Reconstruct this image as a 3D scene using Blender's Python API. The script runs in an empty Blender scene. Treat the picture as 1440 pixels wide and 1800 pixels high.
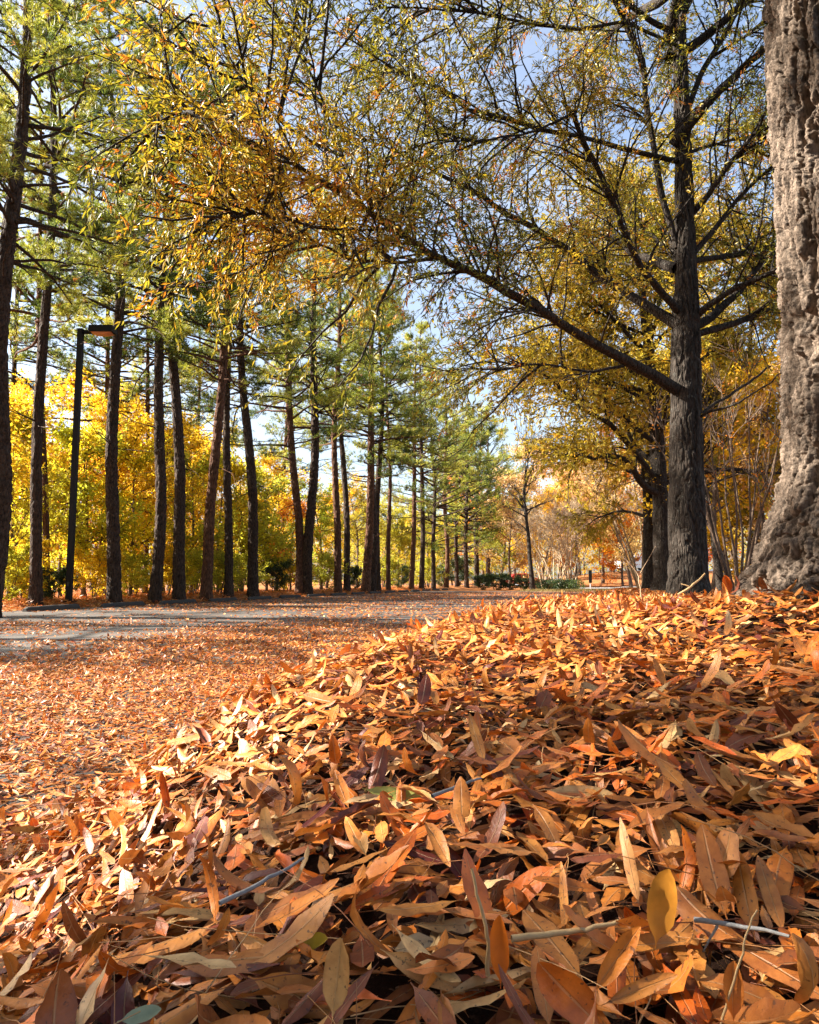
import bpy, math
import numpy as np
from mathutils import Vector

rng = np.random.default_rng(11)
PI = math.pi
scene = bpy.context.scene
COL = scene.collection

# ------------------------------------------------------------------ camera
F = 1250.0
PITCH = math.radians(5.48)
CAM = np.array([0.0, 0.0, 0.80])
cp, sp = math.cos(PITCH), math.sin(PITCH)
cd = bpy.data.cameras.new('camera')
cam = bpy.data.objects.new('camera', cd)
COL.objects.link(cam)
cam.location = CAM
cam.rotation_euler = (PI / 2 + PITCH, 0, 0)
cd.sensor_fit = 'HORIZONTAL'
cd.sensor_width = 36
cd.lens = 36 * F / 1440
cd.clip_start = 0.02
cd.clip_end = 2000
scene.camera = cam


def ray(px, py):
    x = (px - 720) / F
    y = (900 - py) / F
    return np.array([x, cp - y * sp, sp + y * cp])


def at(px, py, Y):
    d = ray(px, py)
    return CAM + d * (Y / d[1])


# ------------------------------------------------------------------ numeric noise
def _hash(ix, iy, iz, seed=0):
    h = (ix.astype(np.int64) * 374761393 + iy.astype(np.int64) * 668265263 + iz.astype(np.int64) * 2147483647 + seed * 1274126177) & 0xFFFFFFFF
    h = ((h ^ (h >> 13)) * 1274126177) & 0xFFFFFFFF
    h = h ^ (h >> 16)
    return (h & 0xFFFFFF) / float(0xFFFFFF)


def vnoise(p, seed=0):
    """value noise on (N,3) -> 0..1"""
    i = np.floor(p)
    f = p - i
    f = f * f * (3 - 2 * f)
    i = i.astype(np.int64)
    r = 0
    for dx in (0, 1):
        wx = f[:, 0] if dx else 1 - f[:, 0]
        for dy in (0, 1):
            wy = f[:, 1] if dy else 1 - f[:, 1]
            for dz in (0, 1):
                wz = f[:, 2] if dz else 1 - f[:, 2]
                r = r + wx * wy * wz * _hash(i[:, 0] + dx, i[:, 1] + dy, i[:, 2] + dz, seed)
    return r


def fbm(p, oct=4, seed=0):
    a, s, t = 0.5, 0.0, 0.0
    for k in range(oct):
        s = s + a * vnoise(p * (2 ** k), seed + k)
        t += a
        a *= 0.5
    return s / t


def worley(u, v, seed=0):
    iu, iv = np.floor(u).astype(np.int64), np.floor(v).astype(np.int64)
    f1 = np.full(u.shape, 9.0)
    f2 = np.full(u.shape, 9.0)
    cid = np.zeros(u.shape)
    z = np.zeros_like(iu)
    for dx in (-1, 0, 1):
        for dy in (-1, 0, 1):
            cx, cy = iu + dx, iv + dy
            px = cx + 0.1 + 0.8 * _hash(cx, cy, z, seed)
            py = cy + 0.1 + 0.8 * _hash(cx, cy, z + 1, seed)
            d = np.hypot(u - px, v - py)
            h = _hash(cx, cy, z + 2, seed)
            new = d < f1
            f2 = np.where(new, f1, np.minimum(f2, d))
            cid = np.where(new, h, cid)
            f1 = np.where(new, d, f1)
    return f1, f2, cid


def smooth(t):
    t = np.clip(t, 0, 1)
    return t * t * (3 - 2 * t)


def nrm(a):
    return a / (np.linalg.norm(a, axis=-1, keepdims=True) + 1e-9)


# ------------------------------------------------------------------ terrain
LD = np.array([0.2994, 0.9541])      # direction of the lot
PD = np.array([0.9541, -0.2994])     # to the right of it
O0 = np.array([-1.0, 3.6])           # foot of the leafy bank


def sn(x, y):
    dx, dy = x - O0[0], y - O0[1]
    return dx * LD[0] + dy * LD[1], dx * PD[0] + dy * PD[1]


def xy(s, n):
    return O0[0] + s * LD[0] + n * PD[0], O0[1] + s * LD[1] + n * PD[1]


def ground_z(x, y, bumps=True):
    x = np.asarray(x, float)
    y = np.asarray(y, float)
    s, n = sn(x, y)
    H = np.interp(y, [-6, 0.2, 0.9, 1.5, 2.1, 2.7, 4, 8, 12, 25, 40, 55], [.5, .41, .44, .50, .57, .62, .615, .565, .54, .46, .35, .1])
    prof = smooth((n - .20 - .40 * smooth((1.9 - y) / 1.0)) / 1.22)
    z = H * prof
    z = z + 0.07 * np.clip(x, 0, 1.2) * (1 - smooth((y - 1.2) / 1.2)) * (n > 0)
    z = z + 0.105 * smooth((x - .55) / .7) * np.exp(-((y - 2.3) / .8) ** 2)
    z = z + 0.018 * np.clip(n - 7, 0, 60) * smooth((n - 7) / 8)
    z = z + 0.16 * smooth((-13.2 - n) / 1.0)
    z = z + 2.0 * smooth((y - 72) / 26) * smooth((n + 14) / 14)
    if bumps:
        p = np.stack([x.ravel() * 2.2, y.ravel() * 2.2, np.zeros(x.size)], 1)
        b = (fbm(p, 3, 5) - .5).reshape(x.shape)
        z = z + b * 0.085 * smooth(n / 0.8) * (1 - smooth((y - 12) / 10))
    return z


def gz(x, y):
    return float(ground_z(np.array([x]), np.array([y]))[0])


def ground_hit(px, py, up=.055):
    d = ray(px, py)
    t = np.linspace(0.2, 60, 12000)
    p = CAM[None] + d[None] * t[:, None]
    g = ground_z(p[:, 0], p[:, 1]) + up
    k = np.argmax(p[:, 2] < g)
    return p[k] if k else p[-1]


# ------------------------------------------------------------------ mesh building
class Acc:
    """collects vertices, faces and per-vertex data for ONE mesh"""
    def __init__(self):
        self.V, self.Q, self.T, self.tint, self.uv, self.n = [], [], [], [], [], 0

    def add(self, V, Q=None, T=None, tint=None, uv=None):
        V = np.asarray(V, float).reshape(-1, 3)
        self.V.append(V)
        if Q is not None and len(Q):
            self.Q.append(np.asarray(Q, np.int64).reshape(-1, 4) + self.n)
        if T is not None and len(T):
            self.T.append(np.asarray(T, np.int64).reshape(-1, 3) + self.n)
        self.tint.append(np.zeros(len(V)) if tint is None else np.asarray(tint, float).ravel())
        self.uv.append(np.zeros((len(V), 2)) if uv is None else np.asarray(uv, float).reshape(-1, 2))
        self.n += len(V)

    def mesh(self, name, mat, smooth_=True):
        V = np.concatenate(self.V)
        Q = np.concatenate(self.Q) if self.Q else np.zeros((0, 4), np.int64)
        T = np.concatenate(self.T) if self.T else np.zeros((0, 3), np.int64)
        m = bpy.data.meshes.new(name)
        m.vertices.add(len(V))
        m.vertices.foreach_set('co', V.astype(np.float32).ravel())
        loops = np.concatenate([Q.ravel(), T.ravel()]).astype(np.int32)
        m.loops.add(len(loops))
        m.loops.foreach_set('vertex_index', loops)
        nf = len(Q) + len(T)
        m.polygons.add(nf)
        starts = np.concatenate([np.arange(len(Q)) * 4, len(Q) * 4 + np.arange(len(T)) * 3]).astype(np.int32)
        m.polygons.foreach_set('loop_start', starts)
        m.update(calc_edges=True)
        m.polygons.foreach_set('use_smooth', np.full(nf, bool(smooth_)))
        a = m.attributes.new('tint', 'FLOAT', 'POINT')
        a.data.foreach_set('value', np.concatenate(self.tint).astype(np.float32))
        a = m.attributes.new('luv', 'FLOAT2', 'POINT')
        a.data.foreach_set('vector', np.concatenate(self.uv).astype(np.float32).ravel())
        m.validate()
        m.materials.append(mat)
        return m


def obj(name, data, parent=None, loc=(0, 0, 0), rot=(0, 0, 0)):
    o = bpy.data.objects.new(name, data)
    COL.objects.link(o)
    o.parent = parent
    o.location = loc
    o.rotation_euler = rot
    return o


def tag(o, label=None, cat=None, group=None, kind=None):
    if label:
        o['label'] = label
    if cat:
        o['category'] = cat
    if group:
        o['group'] = group
    if kind:
        o['kind'] = kind
    return o


def root(name, label, cat, loc, group=None, rotz=0):
    o = obj(name, None, None, loc, (0, 0, rotz))
    o.empty_display_size = 0.2
    return tag(o, label, cat, group)


def copy_tree(src, parent=None):
    c = src.copy()
    COL.objects.link(c)
    c.parent = parent
    for ch in list(src.children):
        copy_tree(ch, c)
    return c


def tubes(acc, P, R, sides, tint=0.5):
    """P (M,N,3), R (M,N): M tapered tubes"""
    P = np.asarray(P, float)
    R = np.asarray(R, float)
    if P.ndim == 2:
        P, R = P[None], R[None]
    M, N, _ = P.shape
    T = nrm(np.gradient(P, axis=1))
    mt = nrm(T.mean(axis=1))
    ref = np.where(np.abs(mt[:, 2:3]) > 0.75, np.array([[0, 1.0, 0]]), np.array([[0, 0, 1.0]]))
    ref = np.repeat(ref[:, None], N, 1)
    U = nrm(np.cross(T, ref))
    W = np.cross(T, U)
    a = np.linspace(0, 2 * PI, sides, endpoint=False)
    V = P[:, :, None] + R[:, :, None, None] * (np.cos(a)[None, None, :, None] * U[:, :, None] + np.sin(a)[None, None, :, None] * W[:, :, None])
    idx = np.arange(M * N * sides).reshape(M, N, sides)
    A = idx[:, :-1]
    B = idx[:, 1:]
    Q = np.stack([A, np.roll(A, -1, 2), np.roll(B, -1, 2), B], -1)
    t = np.broadcast_to(np.asarray(tint, float).reshape(-1, 1, 1) if np.ndim(tint) else np.full((1, 1, 1), tint), (M, N, sides))
    acc.add(V.reshape(-1, 3), Q.reshape(-1, 4), tint=t.ravel())


def grow(P0, D, L, npts, wig=0.15, pull=(0, 0, 0)):
    M = len(P0)
    P = np.zeros((M, npts, 3))
    P[:, 0] = P0
    d = nrm(D)
    pull = np.asarray(pull, float)
    for k in range(1, npts):
        d = nrm(d + wig * rng.normal(size=(M, 3)) + pull)
        P[:, k] = P[:, k - 1] + d * (L / (npts - 1))[:, None]
    return P


def along(P, idx, t):
    N = P.shape[1]
    f = np.clip(t, 0, 0.9999) * (N - 1)
    k = f.astype(int)
    w = (f - k)[:, None]
    a, b = P[idx, k], P[idx, k + 1]
    return a * (1 - w) + b * w, nrm(b - a)


def side_dirs(T, ang):
    r = rng.normal(size=T.shape)
    r = nrm(r - (r * T).sum(1, keepdims=True) * T)
    return nrm(np.cos(ang)[:, None] * T + np.sin(ang)[:, None] * r)


def leaf_quads(acc, C, D, L, W, tint, nv=None):
    """folded diamond blades: base, sides, tip"""
    M = len(C)
    D = nrm(D)
    n = rng.normal(size=(M, 3)) if nv is None else nv
    n = nrm(n - (n * D).sum(1, keepdims=True) * D)
    S = np.cross(D, n)
    mid = C + D * (L * 0.45)[:, None]
    V = np.stack([C, mid + S * (W / 2)[:, None] + n * (W * .18)[:, None], C + D * L[:, None], mid - S * (W / 2)[:, None] + n * (W * .18)[:, None]], 1)
    i = np.arange(M)[:, None] * 4
    T = np.concatenate([np.concatenate([i, i + 1, i + 2], 1), np.concatenate([i, i + 2, i + 3], 1)])
    acc.add(V.reshape(-1, 3), T=T, tint=np.repeat(tint, 4))


TS10 = np.array([0, .07, .13, .22, .34, .5, .66, .8, .92, 1.0])
WS10 = np.array([.05, .05, .20, .62, .90, 1, .98, .84, .54, .10])
TS6 = np.array([0, .15, .35, .6, .85, 1.0])
WS6 = np.array([.05, .35, .92, 1, .62, .10])
TS4 = np.array([0, .3, .68, 1.0])
WS4 = np.array([.08, .92, .92, .10])


def leaf_blades(acc, C, D, Nn, L, W, bend, fold, twist, tint, ts, ws, wavy=0.0):
    """lance-shaped leaves with a midrib, bent along and folded across"""
    M, K = len(C), len(ts)
    D = nrm(D)
    Nn = nrm(Nn - (Nn * D).sum(1, keepdims=True) * D)
    S = np.cross(D, Nn)
    t = ts[None, :]
    ang = bend[:, None] * t                      # bending of the midrib as an arc
    b = np.where(np.abs(bend) < 1e-3, 1e-3, bend)[:, None]
    al = np.sin(b * t) / b * L[:, None]
    up = (1 - np.cos(b * t)) / b * L[:, None]
    mid = C[:, None] + D[:, None] * al[..., None] + Nn[:, None] * up[..., None]
    nloc = nrm(-D[:, None] * np.sin(ang)[..., None] + Nn[:, None] * np.cos(ang)[..., None])
    tw = twist[:, None] * (t - .3)
    sl = S[:, None] * np.cos(tw)[..., None] + nloc * np.sin(tw)[..., None]
    nl = nloc * np.cos(tw)[..., None] - S[:, None] * np.sin(tw)[..., None]
    hw = (W[:, None] * ws[None] / 2)[..., None]
    fo = fold[:, None, None]
    wv = wavy * W[:, None] * np.sin(t * 17 + rng.uniform(0, 6, (M, 1))) if wavy else np.zeros((M, K))
    wv2 = wavy * W[:, None] * np.sin(t * 14 + rng.uniform(0, 6, (M, 1))) if wavy else np.zeros((M, K))
    lf = mid + sl * hw * np.cos(fo) + nl * (hw * np.sin(fo) + (wv * ws)[..., None])
    rt = mid - sl * hw * np.cos(fo) + nl * (hw * np.sin(fo) + (wv2 * ws)[..., None])
    V = np.stack([lf, mid, rt], 2)               # M,K,3,3
    idx = np.arange(M * K * 3).reshape(M, K, 3)
    A, B = idx[:, :-1], idx[:, 1:]
    Q = np.concatenate([np.stack([A[..., 0], A[..., 1], B[..., 1], B[..., 0]], -1).reshape(-1, 4),
                        np.stack([A[..., 1], A[..., 2], B[..., 2], B[..., 1]], -1).reshape(-1, 4)])
    uv = np.stack([np.broadcast_to(np.array([-1, 0, 1.0])[None, None], (M, K, 3)), np.broadcast_to(ts[None, :, None], (M, K, 3))], -1)
    acc.add(V.reshape(-1, 3), Q, tint=np.repeat(tint, K * 3), uv=uv.reshape(-1, 2))


def box(acc, c, s, tint=0.5, rz=0.0, taper=1.0):
    x, y, z = np.array(s) / 2
    v = np.array([[-x, -y, -z], [x, -y, -z], [x, y, -z], [-x, y, -z], [-x * taper, -y * taper, z], [x * taper, -y * taper, z], [x * taper, y * taper, z], [-x * taper, y * taper, z]])
    ca, sa = math.cos(rz), math.sin(rz)
    v = np.stack([v[:, 0] * ca - v[:, 1] * sa, v[:, 0] * sa + v[:, 1] * ca, v[:, 2]], 1) + np.array(c)
    acc.add(v, [[3, 2, 1, 0], [4, 5, 6, 7], [0, 1, 5, 4], [1, 2, 6, 5], [2, 3, 7, 6], [3, 0, 4, 7]], tint=np.full(8, tint))


# ------------------------------------------------------------------ materials
def new_mat(name):
    m = bpy.data.materials.new(name)
    m.use_nodes = True
    nt = m.node_tree
    nt.nodes.clear()
    out = nt.nodes.new('ShaderNodeOutputMaterial')
    return m, nt, out


def ramp(nt, fac, stops):
    r = nt.nodes.new('ShaderNodeValToRGB')
    el = r.color_ramp.elements
    while len(el) < len(stops):
        el.new(0.5)
    for e, (p, c) in zip(el, stops):
        e.position = p
        e.color = (*c, 1)
    nt.links.new(fac, r.inputs['Fac'])
    return r.outputs['Color']


def attr(nt, name, out='Fac'):
    a = nt.nodes.new('ShaderNodeAttribute')
    a.attribute_name = name
    return a.outputs[out]


def noise(nt, scale, detail=4, vec=None, rough=0.55):
    n = nt.nodes.new('ShaderNodeTexNoise')
    n.inputs['Scale'].default_value = scale
    n.inputs['Detail'].default_value = detail
    n.inputs['Roughness'].default_value = rough
    if vec is not None:
        nt.links.new(vec, n.inputs['Vector'])
    return n.outputs['Fac']


def pos(nt):
    return nt.nodes.new('ShaderNodeNewGeometry').outputs['Position']


def objco(nt):
    return nt.nodes.new('ShaderNodeTexCoord').outputs['Object']


def math_(nt, op, a, b=None, c=None, clamp=False):
    n = nt.nodes.new('ShaderNodeMath')
    n.operation = op
    n.use_clamp = clamp
    for i, v in enumerate((a, b, c)):
        if v is None:
            continue
        if isinstance(v, (int, float)):
            n.inputs[i].default_value = v
        else:
            nt.links.new(v, n.inputs[i])
    return n.outputs[0]


def mix(nt, fac, a, b, mode='MIX'):
    n = nt.nodes.new('ShaderNodeMix')
    n.data_type = 'RGBA'
    n.blend_type = mode
    for sock, v in ((n.inputs[0], fac), (n.inputs[6], a), (n.inputs[7], b)):
        if isinstance(v, (int, float)):
            sock.default_value = v
        elif isinstance(v, tuple):
            sock.default_value = (*v, 1)
        else:
            nt.links.new(v, sock)
    return n.outputs[2]


def maprange(nt, v, a, b, c=0.0, d=1.0):
    n = nt.nodes.new('ShaderNodeMapRange')
    nt.links.new(v, n.inputs[0])
    for i, x in enumerate((a, b, c, d)):
        n.inputs[i + 1].default_value = x
    return n.outputs[0]


def principled(nt, out, color, rough=0.7, spec=0.3, bump=None, bump_d=0.01, bump_s=0.6, transl=0.0, tcol=None, metal=0.0):
    p = nt.nodes.new('ShaderNodeBsdfPrincipled')
    if isinstance(color, tuple):
        p.inputs['Base Color'].default_value = (*color, 1)
    else:
        nt.links.new(color, p.inputs['Base Color'])
    if isinstance(rough, (int, float)):
        p.inputs['Roughness'].default_value = rough
    else:
        nt.links.new(rough, p.inputs['Roughness'])
    p.inputs['Specular IOR Level'].default_value = spec
    p.inputs['Metallic'].default_value = metal
    if bump is not None:
        b = nt.nodes.new('ShaderNodeBump')
        b.inputs['Distance'].default_value = bump_d
        b.inputs['Strength'].default_value = bump_s
        nt.links.new(bump, b.inputs['Height'])
        nt.links.new(b.outputs[0], p.inputs['Normal'])
    if transl > 0:
        t = nt.nodes.new('ShaderNodeBsdfTranslucent')
        nt.links.new(tcol if tcol is not None else color, t.inputs['Color'])
        mx = nt.nodes.new('ShaderNodeMixShader')
        mx.inputs[0].default_value = transl
        nt.links.new(p.outputs[0], mx.inputs[1])
        nt.links.new(t.outputs[0], mx.inputs[2])
        nt.links.new(mx.outputs[0], out.inputs['Surface'])
    else:
        nt.links.new(p.outputs[0], out.inputs['Surface'])
    return p


def foliage_mat(name, stops, transl=0.4, rough=0.5, spec=0.35, objcol=False):
    m, nt, out = new_mat(name)
    c = ramp(nt, attr(nt, 'tint'), stops)
    if objcol:
        oi = nt.nodes.new('ShaderNodeObjectInfo')
        c = mix(nt, 1.0, c, oi.outputs['Color'], 'MULTIPLY')
    principled(nt, out, c, rough, spec, transl=transl)
    return m


LITTER = [(0.0, (.12, .018, .012)), (.10, (.24, .058, .018)), (.28, (.46, .155, .032)), (.45, (.66, .265, .050)), (.60, (.72, .215, .024)),
          (.74, (.74, .135, .008)), (.86, (.76, .41, .13)), (1.0, (.78, .54, .26))]


def litter_mat(name, fine=True):
    m, nt, out = new_mat(name)
    c = ramp(nt, attr(nt, 'tint'), LITTER)
    g = pos(nt)
    n1 = noise(nt, 38, 4, g)
    c = mix(nt, maprange(nt, n1, .38, .62, 0, .65), c, mix(nt, 1.0, c, (.48, .36, .30), 'MULTIPLY'))
    bump = None
    if fine:
        uv = nt.nodes.new('ShaderNodeSeparateXYZ')
        nt.links.new(attr(nt, 'luv', 'Vector'), uv.inputs[0])
        au = math_(nt, 'ABSOLUTE', uv.outputs[0])
        rib = maprange(nt, au, .035, .10, 1, 0)
        c = mix(nt, math_(nt, 'MULTIPLY', rib, .55), c, mix(nt, .5, c, (.62, .42, .2)))
        # side veins: v + |u| saw
        w = math_(nt, 'SINE', math_(nt, 'MULTIPLY', math_(nt, 'SUBTRACT', uv.outputs[1], math_(nt, 'MULTIPLY', au, .10)), 95.0))
        c = mix(nt, math_(nt, 'MULTIPLY', maprange(nt, w, .6, 1, 0, 1), .05), c, mix(nt, 1.0, c, (.5, .42, .35), 'MULTIPLY'))
        sp_ = noise(nt, 210, 2, g)
        c = mix(nt, maprange(nt, sp_, .63, .70, 0, .75), c, (.05, .022, .014))
        edge = maprange(nt, au, .8, 1.0, 0, .5)
        c = mix(nt, math_(nt, 'MULTIPLY', edge, n1), c, mix(nt, 1.0, c, (.4, .28, .22), 'MULTIPLY'))
        bump = math_(nt, 'ADD', math_(nt, 'MULTIPLY', w, .03), math_(nt, 'ADD', math_(nt, 'MULTIPLY', rib, 1.2), noise(nt, 120, 3, g)))
    principled(nt, out, c, 0.48, 0.42, bump, .0016, .6, transl=.13)
    return m


def bark_mat(name, dark, light, scale, stretch, bump_d, lichen=None, voro=True):
    m, nt, out = new_mat(name)
    mp = nt.nodes.new('ShaderNodeMapping')
    mp.inputs['Scale'].default_value = (1, 1, stretch)
    nt.links.new(objco(nt), mp.inputs['Vector'])
    v = nt.nodes.new('ShaderNodeTexVoronoi')
    v.feature = 'DISTANCE_TO_EDGE'
    v.inputs['Scale'].default_value = scale
    nt.links.new(mp.outputs[0], v.inputs['Vector'])
    n = noise(nt, scale * 1.6, 6, mp.outputs[0], .65)
    n2 = noise(nt, scale * .25, 3, objco(nt))
    plate = maprange(nt, v.outputs['Distance'], .0, .22)
    h = math_(nt, 'ADD', plate, math_(nt, 'MULTIPLY', n, .8)) if voro else math_(nt, 'ADD', n, noise(nt, scale * 4, 4, objco(nt), .7))
    c = mix(nt, maprange(nt, n, .34, .62), dark, light)
    c = mix(nt, maprange(nt, n2, .35, .7, 0, .5), c, mix(nt, 1.0, c, (.55, .5, .47), 'MULTIPLY'))
    if lichen:
        c = mix(nt, maprange(nt, noise(nt, scale * .7, 5, objco(nt), .7), .58, .68, 0, .55), c, lichen)
    principled(nt, out, c, .88, .15, h, bump_d, .9)
    return m


M_litter = litter_mat('oak_leaf_litter')
M_litter_far = litter_mat('oak_leaf_litter_far', False)
M_oakleaf = foliage_mat('oak_foliage', [(0, (.060, .075, .012)), (.25, (.17, .17, .014)), (.5, (.42, .32, .020)), (.68, (.56, .34, .022)), (.84, (.56, .18, .014)), (1, (.28, .085, .016))], .38, .42, .4)
M_goldleaf = foliage_mat('gold_foliage', [(0, (.20, .17, .02)), (.4, (.46, .33, .025)), (.75, (.58, .36, .03)), (1, (.50, .20, .02))], .5, .5, .3)
M_understory = foliage_mat('understory_foliage', [(0, (.38, .38, .28)), (.5, (.80, .76, .6)), (1, (1, .95, .85))], .6, .5, .2, objcol=True)
M_needle = foliage_mat('pine_needles', [(0, (.018, .042, .010)), (.35, (.11, .165, .020)), (.62, (.42, .44, .045)), (.92, (.60, .55, .08)), (1, (.38, .16, .035))], .38, .42, .4)
M_shrub = foliage_mat('evergreen_shrub_foliage', [(0, (.014, .030, .010)), (.6, (.035, .065, .018)), (1, (.14, .20, .035))], .3, .4, .4)
M_woods = foliage_mat('woodland_foliage', [(0, (.07, .09, .02)), (.3, (.20, .20, .03)), (.6, (.48, .34, .04)), (.85, (.52, .24, .03)), (1, (.40, .10, .03))], .45, .6, .2)
M_oakbark = bark_mat('oak_bark', (.010, .008, .006), (.060, .047, .037), 22, .22, .016, lichen=(.14, .14, .12))
M_nearbark = bark_mat('near_oak_bark', (.034, .025, .019), (.27, .205, .155), 40, .40, .010, lichen=(.23, .19, .155), voro=False)
M_pinebark = bark_mat('pine_bark', (.014, .010, .008), (.085, .056, .040), 14, .35, .02)
M_pinebark_red = bark_mat('reddish_pine_bark', (.035, .018, .012), (.18, .088, .05), 14, .35, .02)
M_thinbark = bark_mat('thin_bark', (.05, .035, .028), (.19, .13, .09), 25, .3, .004)
M_tanbark = bark_mat('crape_myrtle_bark', (.26, .17, .10), (.55, .41, .26), 12, .3, .002)

# asphalt
M_lot, nt, out = new_mat('asphalt')
g = pos(nt)
big = noise(nt, .35, 4, g)
fine = noise(nt, 90, 3, g)
mid = noise(nt, 4, 5, g)
c = mix(nt, maprange(nt, big, .35, .65), (.062, .060, .058), (.115, .11, .105))
c = mix(nt, maprange(nt, fine, .35, .7), c, mix(nt, 1.0, c, (.55, .55, .55), 'MULTIPLY'))
c = mix(nt, maprange(nt, mid, .56, .66, 0, .55), c, (.19, .09, .045))
principled(nt, out, mix(nt, 1.0, c, (1, .93, .85), 'MULTIPLY'), .85, .2, fine, .004, .7)
# woodland floor
M_ground, nt, out = new_mat('pine_straw_and_litter')
g = pos(nt)
n1 = noise(nt, 12, 6, g, .7)
n2 = noise(nt, .6, 4, g)
c = ramp(nt, n1, [(.2, (.05, .022, .012)), (.42, (.22, .085, .032)), (.55, (.36, .15, .05)), (.7, (.42, .22, .09)), (.85, (.15, .05, .02))])
c = mix(nt, maprange(nt, n2, .4, .65, 0, .5), c, mix(nt, 1.0, c, (.75, .5, .38), 'MULTIPLY'))
sx = nt.nodes.new('ShaderNodeSeparateXYZ')
nt.links.new(g, sx.inputs[0])
c = mix(nt, maprange(nt, sx.outputs[1], 7, 11, 1, 0), c, mix(nt, n1, (.012, .007, .005), (.05, .022, .012)))
principled(nt, out, c, .9, .1, n1, .03, .8)
M_soil, nt, out = new_mat('dark_humus')
# concrete etc.
def plain(name, col, rough=.7, spec=.3, sc=20, amt=.35, metal=0.0):
    m, nt, out = new_mat(name)
    n = noise(nt, sc, 5, objco(nt))
    c = mix(nt, maprange(nt, n, .3, .75, 0, amt), col, tuple(x * .45 for x in col))
    principled(nt, out, c, rough, spec, n, .003, .4, metal=metal)
    return m
bpy.data.materials.remove(M_soil)
M_conc = plain('weathered_concrete', (.075, .07, .064), .9, .15, 30, .7)
M_slab = plain('pale_concrete', (.62, .58, .52), .9, .2, 3, .2)
M_black = plain('black_metal', (.008, .008, .009), .6, .2, 40, .2)
M_dark = plain('dark_panel', (.02, .024, .022), .5, .4, 10, .2)
M_lens = plain('lamp_lens', (.55, .24, .12), .3, .5, 10, .2)
M_white = plain('white_paint', (.78, .78, .78), .35, .5, 6, .1)
M_red = plain('red_paint', (.45, .03, .02), .35, .5, 6, .1)
M_glass = plain('dark_glass', (.015, .018, .022), .1, .6, 6, .1)
M_rubber = plain('rubber', (.02, .02, .02), .8, .2, 20, .2)
M_road2 = plain('far_road_surface', (.30, .32, .36), .8, .3, 6, .3)
M_grass = foliage_mat('dry_grass', [(0, (.16, .13, .04)), (.5, (.34, .26, .09)), (1, (.50, .38, .16))], .3, .6, .2)
M_twiggrey = plain('grey_twig', (.24, .23, .22), .85, .2, 200, .7)
M_stalk = plain('dry_stalk', (.46, .30, .14), .7, .3, 120, .4)
M_straw, nt, out = new_mat('fallen_pine_needles')
principled(nt, out, ramp(nt, attr(nt, 'tint'), [(0, (.22, .07, .025)), (.6, (.46, .21, .07)), (1, (.6, .36, .16))]), .55, .35)

# ------------------------------------------------------------------ light
SUN_EL = math.radians(33)
sdir = Vector((-1.0, 0.10, 0)).normalized() * math.cos(SUN_EL) + Vector((0, 0, math.sin(SUN_EL)))
ld = bpy.data.lights.new('sun', 'SUN')
ld.energy = 5.0
ld.angle = math.radians(.5)
ld.color = (1.0, .93, .82)
lo = obj('sun', ld)
lo.rotation_euler = sdir.to_track_quat('Z', 'Y').to_euler()
w = bpy.data.worlds.new('World')
scene.world = w
w.use_nodes = True
nt = w.node_tree
sky = nt.nodes.new('ShaderNodeTexSky')
sky.sky_type = 'NISHITA'
sky.sun_disc = False
sky.sun_elevation = SUN_EL
sky.sun_rotation = math.atan2(sdir.x, sdir.y)
sky.dust_density = 2.5
sky.air_density = 1.0
tc = nt.nodes.new('ShaderNodeTexCoord')
mpw = nt.nodes.new('ShaderNodeMapping')
mpw.inputs['Scale'].default_value = (1, 1, 2.5)
nt.links.new(tc.outputs['Generated'], mpw.inputs['Vector'])
cl = maprange(nt, noise(nt, 2.2, 6, mpw.outputs[0], .6), .38, .75, .05, .6)
nt.links.new(mix(nt, cl, sky.outputs[0], (2.7, 2.8, 3.0)), nt.nodes['Background'].inputs['Color'])
nt.nodes['Background'].inputs['Strength'].default_value = .068
scene.view_settings.view_transform = 'Standard'
scene.view_settings.look = 'None'
scene.view_settings.exposure = 2.45
scene.cycles.max_bounces = 5
scene.cycles.diffuse_bounces = 1
scene.cycles.glossy_bounces = 2
scene.cycles.transmission_bounces = 3
scene.cycles.transparent_max_bounces = 4
scene.view_settings.gamma = 1

# ------------------------------------------------------------------ ground, lot, roads
def grid_mesh(xs, ys, zf, mat, name):
    X, Y = np.meshgrid(xs, ys)
    Z = zf(X, Y)
    a = Acc()
    idx = np.arange(X.size).reshape(X.shape)
    Q = np.stack([idx[:-1, :-1], idx[:-1, 1:], idx[1:, 1:], idx[1:, :-1]], -1).reshape(-1, 4)
    a.add(np.stack([X, Y, Z], -1).reshape(-1, 3), Q)
    return a.mesh(name, mat)


def spaced(a0, knots):
    out = [a0]
    for end, step in knots:
        while out[-1] < end - 1e-6:
            out.append(min(end, out[-1] + step))
    return np.array(out)


xs = spaced(-600, [(-100, 50), (-30, 4), (-6, .6), (-2.5, .25), (3.5, .06), (8, .25), (30, .8), (100, 5), (600, 50)])
ys = spaced(-80, [(-10, 5), (-.5, .5), (7, .06), (14, .2), (100, 1.2), (200, 10), (900, 70)])
gm = grid_mesh(xs, ys, lambda X, Y: ground_z(X, Y) - .01, M_ground, 'ground')
tag(obj('ground', gm), kind='structure')


def strip(name, s0, s1, n0, n1, ds, dn, lift, mat):
    S, N = np.meshgrid(np.linspace(s0, s1, int((s1 - s0) / ds) + 2), np.linspace(n0, n1, int((n1 - n0) / dn) + 2))
    X, Y = xy(S, N)
    a = Acc()
    idx = np.arange(X.size).reshape(X.shape)
    Q = np.stack([idx[:-1, :-1], idx[:-1, 1:], idx[1:, 1:], idx[1:, :-1]], -1).reshape(-1, 4)
    a.add(np.stack([X, Y, ground_z(X, Y, False) + lift], -1).reshape(-1, 3), Q)
    return obj(name, a.mesh(name, mat))


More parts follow.
